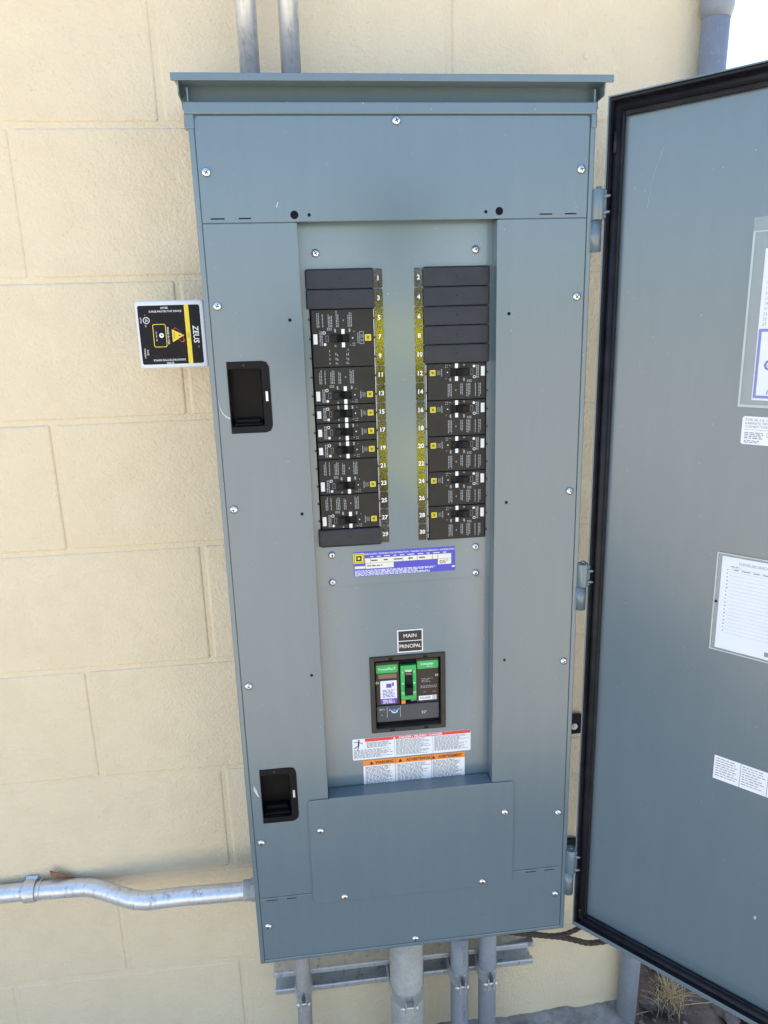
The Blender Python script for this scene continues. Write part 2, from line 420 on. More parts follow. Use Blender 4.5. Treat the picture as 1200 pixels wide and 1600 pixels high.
# ------------------------------------------------------------------ the enclosure
encl = empty('electrical_panel', (0, 3, -23.7))
tag(encl, 'grey steel outdoor breaker panel with its door swung open', 'electrical panel')
G = 'grey_enamel'
mb = MB()                                                       # shell: back, sides, top, bottom
mb.box(-10.0, -9.93, 0.0, 5.75, -23.62, 27.0); mb.box(9.93, 10.0, 0.0, 5.75, -23.62, 27.0)
mb.box(-9.93, 9.93, 0.02, 5.75, -23.62, -23.55); mb.box(-9.93, 9.93, 5.68, 5.75, -23.55, 26.98); mb.box(-9.93, 9.93, 1.0, 5.68, 26.9, 26.98)
mb.build('enclosure_box', G, encl)
mb = MB(); mb.box(-9.9, 9.9, 1.9, 1.95, -23.5, 26.15); mb.build('dark_gap_backing', 'dark_cavity', encl)  # added black sheet: the box interior's shade as colour, seen through the gaps
# front flange of the box round the trim
mb = MB()
mb.box(-10.06, -9.79, -0.06, 0.12, -23.64, 26.0); mb.box(9.79, 10.06, -0.06, 0.12, -23.64, 26.0); mb.box(-9.79, 9.79, -0.055, 0.12, -23.64, -23.38)
mb.build('box_flange', G, encl, bev=0.05)
# rain hood: thin lip, deep underside, header behind it and the drip strip with its end caps
mb = MB()
mb.prism([(-10.62, 27.17), (10.70, 27.17), (10.70, 27.50), (-10.62, 27.50)], -0.55, -0.42)
mb.hexa([(-10.62, -0.42, 27.42), (10.70, -0.42, 27.42), (10.70, 5.8, 27.75), (-10.62, 5.8, 27.75), (-10.62, -0.42, 27.50), (10.70, -0.42, 27.50), (10.70, 5.8, 27.83), (-10.62, 5.8, 27.83)])
hood = mb.build('rain_hood', G, encl, bev=0.03)
for sd in (-1, 1):
    mb = MB(); x_ = sd*10.33
    pr = [(-0.38, 27.2), (-0.32, 26.72), (-0.22, 26.62), (1.24, 26.55), (1.24, 27.2)]
    a = [mb._v((x_-.03, y_, z_)) for y_, z_ in pr]; b = [mb._v((x_+.03, y_, z_)) for y_, z_ in pr]
    mb.bm.faces.new(a); mb.bm.faces.new(b[::-1])
    for k in range(5): mb.bm.faces.new((a[k], a[(k+1) % 5], b[(k+1) % 5], b[k]))
    mb.build('hood_side', G, hood)
mb = MB(); mb.box(-10.3, 10.3, -0.40, 2.6, 27.20, 27.24); mb.build('hood_soffit', G, hood)
mb = MB(); mb.hexa([(-10.3, 0.35, 26.2), (10.3, 0.35, 26.2), (10.3, 2.6, 26.2), (-10.3, 2.6, 26.2), (-10.3, 0.60, 27.2), (10.3, 0.60, 27.2), (10.3, 2.6, 27.2), (-10.3, 2.6, 27.2)]); mb.build('header', G, hood)
mb = MB(); mb.box(-10.20, 10.08, -0.14, 1.2, 25.84, 26.40); mb.build('drip_strip', G, encl, bev=0.07, seg=3)
for a, b in ((-10.22, -9.76), (9.80, 10.10)): mb = MB(); mb.box(a, b, -0.13, 0.4, 25.22, 25.86); mb.build('drip_strip_end', G, encl, bev=0.05)
# trim: top plate, two long side plates with latch openings, bottom plate, raised cover
mb = MB(); mb.prism(rrect(-9.775, 9.775, 21.015, 25.83, 0.26, 5, (0,0,1,1)), -0.02, 0.05); top_trim = mb.build('top_trim', G, encl, bev=0.035)
lat = ((-9.13, -7.12, 10.68, 14.25), (-9.13, -7.12, -13.15, -9.62))
mb = MB(); mb.plate(-9.775, -5.16, -18.675, 20.985, -0.02, 0.05, lat); mb.box(-5.22, -5.16, 0.05, 1.0, -12.2, 20.98); left_trim = mb.build('side_trim', G, encl, bev=0.035)
mb = MB(); mb.plate(5.03, 9.775, -18.675, 20.985, -0.02, 0.05); mb.box(5.03, 5.09, 0.05, 1.0, -12.2, 20.98); right_trim = mb.build('side_trim', G, encl, bev=0.035)
mb = MB(); mb.plate(-9.775, 9.775, -23.37, -18.705, -0.02, 0.05); bot_trim = mb.build('bottom_trim', G, encl, bev=0.035)
mb = MB(); mb.prism(rrect(-6.45, 6.45, -19.5, -11.95, 0.28, 5, (1,1,1,1)), -0.11, -0.025)
cover = mb.build('cover_plate', G, encl, bev=0.03)
mb = MB(); mb.box(-5.12, 5.0, -0.09, 0.98, -12.02, -11.93); mb.build('cover_lip', G, cover, bev=0.02)
mb = MB(); mb.box(-5.16, 5.03, 0.0, 0.03, -18.6, -12.1); mb.build('backing_plate', G, encl)
mb = MB(); mb.plate(-9.92, 9.92, -23.5, 25.9, 0.07, 0.1, ((-5.3, 5.2, -12.6, 21.1), (-9.2, -7.05, 10.6, 14.3), (-9.2, -7.05, -13.2, -9.55))); mb.build('trim_backing', G, encl)
# tabs and slots in the seams
def seam_tab(x0, x1, z, up):
    d = 0.16 if up else -0.16
    for a, b in ((x0, x0+.62), (x1-.55, x1)):
        mb = MB(); mb.box(a, b, -0.035, 0.0, min(z, z+d), max(z, z+d)); t = mb.build('seam_tab', G, encl, bev=0.015)
        mb = MB(); mb.box(a-.05, b, -0.0295, -0.01, min(z+d, z+d*1.35), max(z+d, z+d*1.35)); mb.build('seam_slot', 'dark_cavity', t)
seam_tab(-9.3, -7.4, 21.02, True); seam_tab(7.3, 9.2, 21.02, True); seam_tab(-9.3, -7.5, -18.70, False); seam_tab(7.4, 9.2, -18.70, False)
# dead front, upper and lower
HL, HR = (-4.76, -1.36, 3.72, 18.82), (1.36, 4.78, 3.78, 18.82)
mb = MB(); mb.plate(-5.3, 5.3, 1.32, 21.3, 1.0, 1.06, (HL, HR)); dead = mb.build('dead_front', 'dead_front_enamel', encl, bev=0.015)
mb = MB(); mb.plate(-5.3, 5.3, -12.6, 1.42, 1.075, 1.13, ((-2.05, 2.12, -8.2, -3.55),)); dead2 = mb.build('lower_dead_front', 'dead_front_enamel', encl, bev=0.015)
# drilled holes, the two large ones with a raised rim
for x, z, r in ((-5.27, 21.34, .2), (-4.54, 21.33, .085), (4.43, 21.36, .085), (5.13, 21.38, .2), (-5.79, 16.31, .09), (-5.75, 6.03, .09), (-5.74, -3.66, .09), (5.71, 16.31, .09), (5.71, 6.03, .09), (5.73, -3.66, .09)):
    mb = MB(); mb.poly([(x+r*math.cos(2*math.pi*k/18), -0.0235, z+r*math.sin(2*math.pi*k/18)) for k in range(18)]); hl = mb.build('drilled_hole', 'dark_cavity', encl)
    if r > .15:
        mb = MB(); n = 18
        for k in range(n):
            a, b = 2*math.pi*k/n, 2*math.pi*(k+1)/n
            mb.poly([(x+r*math.cos(a), -0.026, z+r*math.sin(a)), (x+r*math.cos(b), -0.026, z+r*math.sin(b)), (x+(r+.03)*math.cos(b), -0.022, z+(r+.03)*math.sin(b)), (x+(r+.03)*math.cos(a), -0.022, z+(r+.03)*math.sin(a))])
        mb.build('hole_rim', G, hl)
# screws
def screw_proto():
    mb = MB(); n = 16; rings = []
    for r, y in ((0.235, 0.0), (0.25, -0.05), (0.225, -0.11), (0.16, -0.155), (0.085, -0.172)):
        rings.append([mb._v((r*math.cos(2*math.pi*k/n), y, r*math.sin(2*math.pi*k/n))) for k in range(n)])
    for q in range(len(rings)-1):
        for k in range(n):
            f = mb.bm.faces.new((rings[q][k], rings[q+1][k], rings[q+1][(k+1) % n], rings[q][(k+1) % n])); f.smooth = True
    mb.bm.faces.new(rings[-1])
    mb.mi = 1
    for a in (0, 1):
        c, s = (0.12, 0.024) if a == 0 else (0.024, 0.12)
        mb.sheet(-c, c, -s, s, -0.178 - 0.001*a)
    me = bpy.data.meshes.new('screw'); bmesh.ops.recalc_face_normals(mb.bm, faces=mb.bm.faces[:])
    for v in mb.bm.verts: v.co *= I
    mb.bm.to_mesh(me); mb.bm.free(); me.materials.append(MATS['chrome']); me.materials.append(MATS['dark_cavity']); return me
SCREW = screw_proto()
def screw(x, y, z, parent, sc=1.0):
    o = link('screw', SCREW, parent, Vector((x, y, z))); o.rotation_euler = (R_(rng.uniform(-6, 6)), rng.uniform(0, 6.28), R_(rng.uniform(-6, 6))); o.scale = (sc*.9,)*3; return o
for z in (23.31, 17.08, 6.49, -4.03, -14.59, -20.79):
    for s in (-1, 1): screw(s*9.38, -0.02, z, encl)
screw(-0.07, -0.02, 25.58, encl); screw(0.0, -0.02, -23.05, encl)
for x, z in ((-5.75, -14.1), (5.86, -14.1), (-4.48, -19.12), (4.44, -19.12)): screw(x, -0.11, z, cover)
for x, z in ((-4.29, 19.6), (4.14, 19.63), (-4.2, 3.24), (4.19, 3.22), (-4.23, 1.6), (4.2, 1.6)): screw(x, 1.0, z, dead, 0.95)
# latch pockets
for (zb, zt) in ((10.6, 14.32), (-13.25, -9.56)):
    mb = MB(); mb.prism(rrect(-9.17, -7.0, zb, zt, 0.42, 6, (0,1,1,0)), -0.04, -0.021)
    # frame ring: cut the middle by building it from strips instead
    mb.bm.free(); mb = MB()
    out = rrect(-9.17, -7.0, zb, zt, 0.42, 6, (0,1,1,0)); inn = rrect(-9.12, -7.42, zb+0.36, zt-0.38, 0.12, 6, (0,1,1,0))
    n = len(out)
    for y, flip in ((-0.07, 0), (0.05, 1)):
        for k in range(n):
            q = [(*out[k],), (*out[(k+1) % n],), (*inn[(k+1) % n],), (*inn[k],)]
            mb.poly([(a, y, b) for a, b in q])
    for ring, s in ((out, 1), (inn, -1)):
        for k in range(n):
            (a, b), (c, d) = ring[k], ring[(k+1) % n]
            mb.poly([(a, -0.07, b), (c, -0.07, d), (c, 0.05, d), (a, 0.05, b)])
    bmesh.ops.remove_doubles(mb.bm, verts=mb.bm.verts[:], dist=1e-4)
    fr = mb.build('latch_pocket', 'black_gloss_plastic', encl, bev=0.02)
    mb = MB(); d = 1.2
    x0, x1, z0, z1 = -9.13, -7.40, zb+0.34, zt-0.36
    mb.poly([(x0, d, z0), (x1-.15, d, z0), (x1-.15, d, z1), (x0, d, z1)]); mb.poly([(x0, 0, z0), (x1, 0, z0), (x1-.15, d, z0), (x0, d, z0)]); mb.poly([(x0, 0, z1), (x1, 0, z1), (x1-.15, d, z1), (x0, d, z1)])
    mb.poly([(x1, 0, z0), (x1-.15, d, z0), (x1-.15, d, z1), (x1, 0, z1)]); mb.poly([(x0, 0, z0), (x0, d, z0), (x0, d, z1), (x0, 0, z1)])
    mb.build('pocket_well', 'black_gloss_plastic', fr)
    mb = MB(); mb.box(x0+.1, x1-.1, 0.25, 0.55, z0+0.02, z0+0.12); mb.box(x0+.15, x1-.25, 0.7, 1.1, z0+.02, z0+.3); mb.build('pocket_ledge', 'black_gloss_plastic', fr, bev=0.03)
    mb = MB(); mb.box(-7.27, -7.15, -0.085, -0.06, zb+1.65, zb+2.15); mb.build('pocket_clip', 'silver_chip', fr)
    mb = MB(); mb.tube([(-8.3, -0.08, zt-.2), (-8.3, -0.05, zt-.2)], 0.07, 12); mb.build('pocket_stud', 'breaker_plastic', fr)
# scratches in the paint beside the pockets
mb = MB()
P = [(-9.72, 12.35), (-9.68, 12.0), (-9.58, 11.75), (-9.42, 11.55), (-9.2, 11.42)]
for a, b in zip(P, P[1:]): mb.poly([(a[0], -0.0225, a[1]-.06), (b[0], -0.0225, b[1]-.07), (b[0], -0.0225, b[1]+.02), (a[0], -0.0225, a[1]+.02)])
bmesh.ops.remove_doubles(mb.bm, verts=mb.bm.verts[:], dist=1e-4); mb.build('paint_scratch', 'scratch', left_trim)
mb = MB(); mb.poly([(-9.55, -0.0225, -10.6), (-9.42, -0.0225, -10.9), (-9.3, -0.0225, -11.4), (-9.36, -0.0225, -11.4), (-9.6, -0.0225, -10.9)]); mb.build('paint_scratch', 'scratch', left_trim)
mb = MB(); mb.poly([(-6.15, -0.0225, 21.7), (-6.05, -0.0225, 21.95), (-6.02, -0.0225, 21.95), (-6.1, -0.0225, 21.7)]); mb.build('paint_scratch', 'scratch', top_trim)
# number strips
def strip(xc, first, wd):
    for i in range(15):
        z = 18.3 - i
        mb = MB(); mb.prism(rrect(xc-wd/2, xc+wd/2, z-0.485, z+0.485, 0.09, 3), 0.965, 0.998)
        s = mb.build('number_tab', 'strip_foil', dead, bev=0.012)
        text_obj('number', str(first + 2*i), 0.33, xc, 0.962, z, 'white_print', s, bold=0.03)
strip(-1.09, 1, 0.47); strip(1.06, 2, 0.47)
mb = MB(); mb.box(-1.40, -1.365, 0.94, 0.999, 4.75, 16.75); mb.box(1.375, 1.41, 0.94, 0.999, 3.95, 13.75); mb.build('slot_edge', 'gap_cream', dead)
mb = MB()
for i in range(13):
    for x in (-4.80, -1.375): mb.box(x-.05, x+.05, 0.92, 1.01, 16.25-i, 16.33-i)
for i in range(10):
    for x in (4.80, 1.38): mb.box(x-.05, x+.05, 0.92, 1.01, 13.2-i, 13.28-i)
o = mb.build('twist_out_stub', 'breaker_plastic', dead); o['kind'] = 'stuff'
# label with the ratings
def logo(mb_y, x, z, s, parent, frame='yellow_logo', ink='black_print', M=None):
    mb = MB(M); mb.prism(rrect(x-s, x+s, z-s, z+s, s*.12, 2), mb_y, mb_y+0.008); a = mb.build('logo_field', frame, parent)
    mb = MB(M); t = s*.16
    def ring(r, w, yy):
        mb.sheet(x-r, x+r, z+r-w, z+r, yy); mb.sheet(x-r, x+r, z-r, z-r+w, yy); mb.sheet(x-r, x-r+w, z-r+w, z+r-w, yy); mb.sheet(x+r-w, x+r, z-r+w, z+r-w, yy)
    ring(s*.86, s*.10, mb_y-.003); ring(s*.52, s*.30, mb_y-.003); mb.build('logo_mark', ink, parent)
    return a
mb = MB(); mb.sheet(-2.98, 2.97, 1.84, 3.33, 0.994); lab = mb.build('rating_label', 'blue_label', dead)
logo(0.986, -2.66, 2.93, 0.31, lab)
mb = MB(); mb.sheet(-2.30, 2.74, 2.62, 2.91, 0.990); mb.sheet(-2.29, -0.65, 2.28, 2.60, 0.990); mb.sheet(-2.92, -2.32, 2.30, 2.46, 0.990); mb.sheet(1.95, 2.74, 2.27, 2.60, 0.990); mb.sheet(2.78, 2.94, 2.05, 2.15, 0.99); mb.build('label_field', 'cream_label', lab)
mb = MB(); add_text(mb, 'PANELBOARD / PANNEAU DE DISTRIBUTION / TABLERO DE ALUMBRADO / DISTRIBUTION', 0.135, 0.25, 0.990, 3.16, 0, 0.01, 0.98)
dashes(mb, -2.0, 2.6, 3.02, 0.2, 1, 0.045, 0.990, rng, 0.05, (.12, .4), .2); dashes(mb, -2.92, 2.2, 2.20, 0.072, 5, 0.04, 0.990, rng, 0.3, (.1, .3)); mb.build('label_lettering', 'white_print', lab)
mb = MB(); dashes(mb, -1.95, 1.2, 2.80, 0.2, 1, 0.07, 0.988, rng, 0.1, (.1, .5), .35); dashes(mb, -2.2, -1.3, 2.48, 0.2, 1, 0.06, 0.988, rng, 0.05, (.2, .4)); dashes(mb, 2.05, 2.6, 2.52, .075, 3, .04, 0.988, rng)
for x in (-2.0, -0.12, 0.28, 0.72, 1.62, 1.93): mb.sheet(x, x+.02, 2.62, 2.91, 0.989)
mb.build('label_entry', 'black_print', lab)
# MAIN / PRINCIPAL plate
mb = MB(); mb.prism([(-.55, -3.18), (1.0, -3.18), (1.0, -1.73), (-.55, -1.73)], 1.04, 1.074); pl = mb.build('main_name_plate', 'white_print', dead2)
mb = MB(); mb.sheet(-.48, .93, -2.42, -1.80, 1.036); mb.sheet(-.48, .93, -3.11, -2.47, 1.036); mb.build('plate_field', 'brown_label', pl)
mb = MB(); add_text(mb, 'MAIN', 0.33, 0.22, 1.033, -2.12, 0, 0.006); add_text(mb, 'PRINCIPAL', 0.33, 0.225, 1.033, -2.79, 0, 0.006, 0.84); mb.build('plate_lettering', 'white_print', pl)
# danger and warning stickers
YS = 1.07
mb = MB(); mb.prism(rrect(-3.50, 3.93, -10.22, -8.76, .08, 3), YS-.004, YS+.004); dg = mb.build('danger_sticker', 'white_label', dead2)
mb = MB(); mb.sheet(-2.72, 3.91, -8.99, -8.77, YS-.008); mb.build('danger_band', 'red_print', dg)
mb = MB(); add_text(mb, 'DANGER / PELIGRO / DANGER', 0.20, 0.75, YS-.012, -8.885, 0, 0.03, 1.0); mb.poly([(-.98, YS-.012, -8.95), (-.80, YS-.012, -8.95), (-.89, YS-.012, -8.81)]); mb.build('danger_lettering', 'white_print', dg)
mb = MB(); dashes(mb, -2.62, -1.05, -9.05, .065, 6, .032, YS-.008, rng, .3, (.1, .25)); dashes(mb, -3.42, -0.95, -9.52, .068, 9, .032, YS-.008, rng, .35, (.1, .25))
dashes(mb, -0.80, 1.42, -9.05, .068, 16, .032, YS-.008, rng, .35, (.1, .25)); dashes(mb, 1.62, 3.85, -9.05, .068, 15, .032, YS-.008, rng, .35, (.1, .25))
mb.sheet(-.90, -.885, -10.2, -9.0, YS-.008); mb.sheet(1.52, 1.535, -10.2, -9.0, YS-.008); mb.build('danger_small_print', 'grey_text_print', dg)
mb = MB()                                         # falling-figure pictogram
for a, b, wd in (((-3.1, -8.92), (-3.12, -9.2), .1), ((-3.12, -9.2), (-3.4, -9.42), .055), ((-3.1, -9.2), (-3.2, -9.55), .055), ((-3.08, -8.98), (-2.85, -9.12), .04), ((-3.1, -8.98), (-3.42, -8.96), .035)):
    d = Vector((b[0]-a[0], b[1]-a[1])).normalized(); q = Vector((-d.y, d.x))*wd/2
    mb.poly([(a[0]+q.x, YS-.008, a[1]+q.y), (b[0]+q.x, YS-.008, b[1]+q.y), (b[0]-q.x, YS-.008, b[1]-q.y), (a[0]-q.x, YS-.008, a[1]-q.y)])
mb.poly([(-3.1+.05*math.cos(k*.63), YS-.009, -8.86+.05*math.sin(k*.63)) for k in range(10)]); mb.build('danger_pictogram', 'black_print', dg)
mb = MB(); mb.sheet(-2.88, 3.55, -12.4, -10.30, YS-.0005); wn = mb.build('warning_sticker', 'white_label', dead2)
mb = MB(); mb.sheet(-2.88, 3.55, -10.68, -10.30, YS-.005); mb.build('warning_band', 'orange_print', wn)
mb = MB()
for s, x, k in (('WARNING', -1.55, .90), ('ADVERTENCIA', 0.60, .90), ('AVERTISSEMENT', 2.62, .80)):
    add_text(mb, s, 0.26, x, YS-.009, -10.50, 0, 0.03, k)
for x in (-2.36, -.55, 1.55): mb.poly([(x-.13, YS-.009, -10.60), (x+.13, YS-.009, -10.60), (x, YS-.009, -10.38)])
for x0, x1 in ((-2.75, -0.98), (-0.75, 1.32), (1.5, 3.45)):
    dashes(mb, x0, x1, -10.76, .09, 16, .034, YS-.006, rng, .3, (.1, .28))
for x in (-.88, 1.42): mb.sheet(x, x+.02, -12.4, -10.3, YS-.0095)
mb.build('warning_lettering', 'black_print', wn)

# ------------------------------------------------------------------ main breaker
mbk = empty('main_breaker', (0.04, 1.1, -8.45))
tag(mbk, 'large main breaker with green switch surround below the MAIN plate', 'circuit breaker')
mb = MB(); mb.plate(-2.27, 2.35, -8.42, -3.34, 0.96, 1.5, ((-1.98, 2.06, -8.14, -3.62),)); fr = mb.build('bezel', 'frame_brown_plastic', mbk, bev=0.06)
mb = MB()
for x, z in ((-1.0, -3.50), (1.1, -3.50), (-1.0, -8.26), (1.1, -8.26)): mb.box(x-.13, x+.13, 0.93, 1.0, z-.07, z+.07)
mb.build('bezel_clip', 'toggle_plastic', fr)
YB = 1.28
mb = MB(); mb.box(-1.97, 2.05, YB+.12, 1.85, -8.13, -3.63); mb.build('body', 'dark_cavity', mbk)
mb = MB(); mb.box(-1.90, -.45, YB, YB+.3, -6.72, -3.85); mb.box(.60, 1.98, YB, YB+.3, -6.72, -3.78); mb.build('face_plate', 'brown_label', mbk, bev=.04)
mb = MB(); mb.box(-1.90, 1.98, YB-.02, YB+.3, -7.86, -6.78); tu = mb.build('trip_unit', 'trip_grey', mbk, bev=.04)
mb = MB(); mb.prism(rrect(-1.86, -.55, -4.55, -4.02, .08, 3), YB-.03, YB+.02); b1 = mb.build('name_badge', 'green_plastic', mbk)
text_obj('badge_lettering', 'PowerPacT', 0.225, -1.2, YB-.034, -4.29, 'white_print', b1, 0, .008)
mb = MB(); mb.prism(rrect(.66, 1.95, -4.45, -3.93, .08, 3), YB-.03, YB+.02); b2 = mb.build('name_badge', 'green_plastic', mbk)
mb = MB(); add_text(mb, 'Schneider', 0.225, 1.27, YB-.034, -4.14, 0, .014, .88); add_text(mb, 'Electric', 0.12, 1.42, YB-.034, -4.31, 0, .006); mb.build('badge_lettering', 'white_print', b2)
mb = MB(); mb.prism(rrect(-1.74, -.62, -4.92, -4.62, .06, 3), YB-.02, YB+.02); mb.build('test_button', 'tan_plastic', mbk)
mb = MB(); mb.prism(rrect(-1.64, -.62, -6.63, -5.08, .06, 3), YB-.012, YB+.02); st = mb.build('paper_sticker', 'white_label', mbk)
mb = MB(); mb.prism(rrect(-1.64, -.62, -6.63, -6.28, .06, 3, (1,1,0,0)), YB-.016, YB-.012); mb.build('sticker_band', 'purple_print', st)
mb = MB(); mb.sheet(-1.27, -.95, -5.55, -5.28, YB-.015); mb.sheet(-.92, -.80, -5.45, -5.22, YB-.015); dashes(mb, -1.5, -.72, -5.68, .09, 6, .045, YB-.015, rng, .25, (.1, .3)); mb.build('sticker_print', 'purple_print', st)
mb = MB(); dashes(mb, -1.5, -.72, -6.36, .09, 3, .045, YB-.02, rng, .2, (.1, .3)); mb.build('sticker_band_print', 'white_print', st)
mb = MB(); mb.plate(-.38, .58, -6.42, -4.12, YB-.10, YB+.15, ((-.13, .36, -6.15, -4.42),)); sw = mb.build('switch_surround', 'green_plastic', mbk, bev=.03)
mb = MB(); mb.sheet(-.10, .33, -4.62, -4.45, YB+.02); mb.build('switch_window', 'silver_chip', sw)
mb = MB(); mb.hexa([(-.11, YB-.05, -6.12), (.34, YB-.05, -6.12), (.34, YB+.2, -6.12), (-.11, YB+.2, -6.12), (-.11, YB-.02, -4.80), (.34, YB-.02, -4.80), (.34, YB+.2, -4.80), (-.11, YB+.2, -4.80)]); mb.box(-.08, .31, YB-.42, YB, -5.95, -5.45); mb.build('toggle', 'toggle_plastic', mbk, bev=.05)
mb = MB(); mb.sheet(-.08, .31, -4.80, -4.66, YB-.01); mb.build('switch_flag', 'tan_plastic', sw)
mb = MB()
for x in (-.26, .46):
    mb.poly([(x-.06, YB-.104, -5.28), (x+.06, YB-.104, -5.28), (x, YB-.104, -5.38)])
    for k in range(10):
        a, b = k*.628, (k+1)*.628
        mb.poly([(x+.075*math.cos(a), YB-.104, -5.95+.075*math.sin(a)), (x+.075*math.cos(b), YB-.104, -5.95+.075*math.sin(b)), (x+.05*math.cos(b), YB-.104, -5.95+.05*math.sin(b)), (x+.05*math.cos(a), YB-.104, -5.95+.05*math.sin(a))])
    mb.sheet(x-.015, x+.015, -4.62, -4.5, YB-.104)
mb.build('switch_mark', 'white_print', sw)
mb = MB(); mb.box(-.36, -.12, YB-.06, YB+.1, -6.70, -6.46); mb.build('orange_flag', 'orange_print', mbk)
mb = MB(); add_text(mb, '250 A', .15, .42, YB+.10, -6.58); mb.build('amp_mark', 'white_print', mbk)
mb = MB(); mb.sheet(.72, 1.85, -6.58, -6.28, YB-.006); sq = mb.build('maker_plate', 'white_label', mbk)
mb = MB(); add_text(mb, 'SQUARE', .20, 1.13, YB-.010, -6.43, 0, .004, .85); add_text(mb, 'D', .17, 1.71, YB-.010, -6.43, 0, .01)
for a in ((1.59, 1.83, -6.33, -6.31), (1.59, 1.83, -6.55, -6.53), (1.59, 1.61, -6.53, -6.33), (1.81, 1.83, -6.53, -6.33)): mb.sheet(a[0], a[1], a[2], a[3], YB-.010)
mb.build('maker_lettering', 'black_print', sq)
mb = MB(); dashes(mb, .9, 1.7, -5.12, .1, 3, .04, YB-.006, rng, .4, (.1, .3)); dashes(mb, .85, 1.9, -5.60, .1, 2, .06, YB-.006, rng, .3, (.06, .15)); dashes(mb, 1.0, 1.8, -6.02, .1, 1, .03, YB-.006, rng, .1, (.04, .25), .4)
mb.build('face_print', 'grey_print', mbk)
mb = MB()
for x, z in ((-1.82, -5.18), (1.86, -4.95)):
    for k in range(10):
        if k in (2, 7): continue
        a, b = k*.628, (k+1)*.628
        mb.poly([(x+.09*math.cos(a), YB-.006, z+.09*math.sin(a)), (x+.09*math.cos(b), YB-.006, z+.09*math.sin(b)), (x+.05*math.cos(b), YB-.006, z+.05*math.sin(b)), (x+.05*math.cos(a), YB-.006, z+.05*math.sin(a))])
mb.build('seal_mark', 'white_print', mbk)
mb = MB(); mb.tube([(-.80, YB-.09, -7.08), (-.80, YB, -7.08)], .135, 18); mb.build('dial', 'blue_knob', tu, bev=.02)
mb = MB(); mb.sheet(-1.27, -1.255, -7.58, -6.82, YB-.025); mb.sheet(-.45, -.435, -7.58, -6.82, YB-.025); add_text(mb, '250 A', .14, -1.58, YB-.025, -7.0); add_text(mb, 'In', .11, -1.58, YB-.025, -7.38)
for k in range(8):
    a, b = R_(190+k*20), R_(210+k*20)
    mb.poly([(-.8+.22*math.cos(a), YB-.025, -7.08+.22*math.sin(a)), (-.8+.22*math.cos(b), YB-.025, -7.08+.22*math.sin(b)), (-.8+.15*math.cos(b), YB-.025, -7.08+.15*math.sin(b)), (-.8+.15*math.cos(a), YB-.025, -7.08+.15*math.sin(a))])
dashes(mb, -1.15, -1.0, -7.05, .1, 1, .035, YB-.025, rng, 0); dashes(mb, -.62, -.5, -7.02, .1, 1, .035, YB-.025, rng, 0); dashes(mb, .9, 1.2, -7.3, .07, 3, .03, YB-.025, rng, .3, (.05, .1))
mb.build('trip_unit_print', 'white_print', tu)

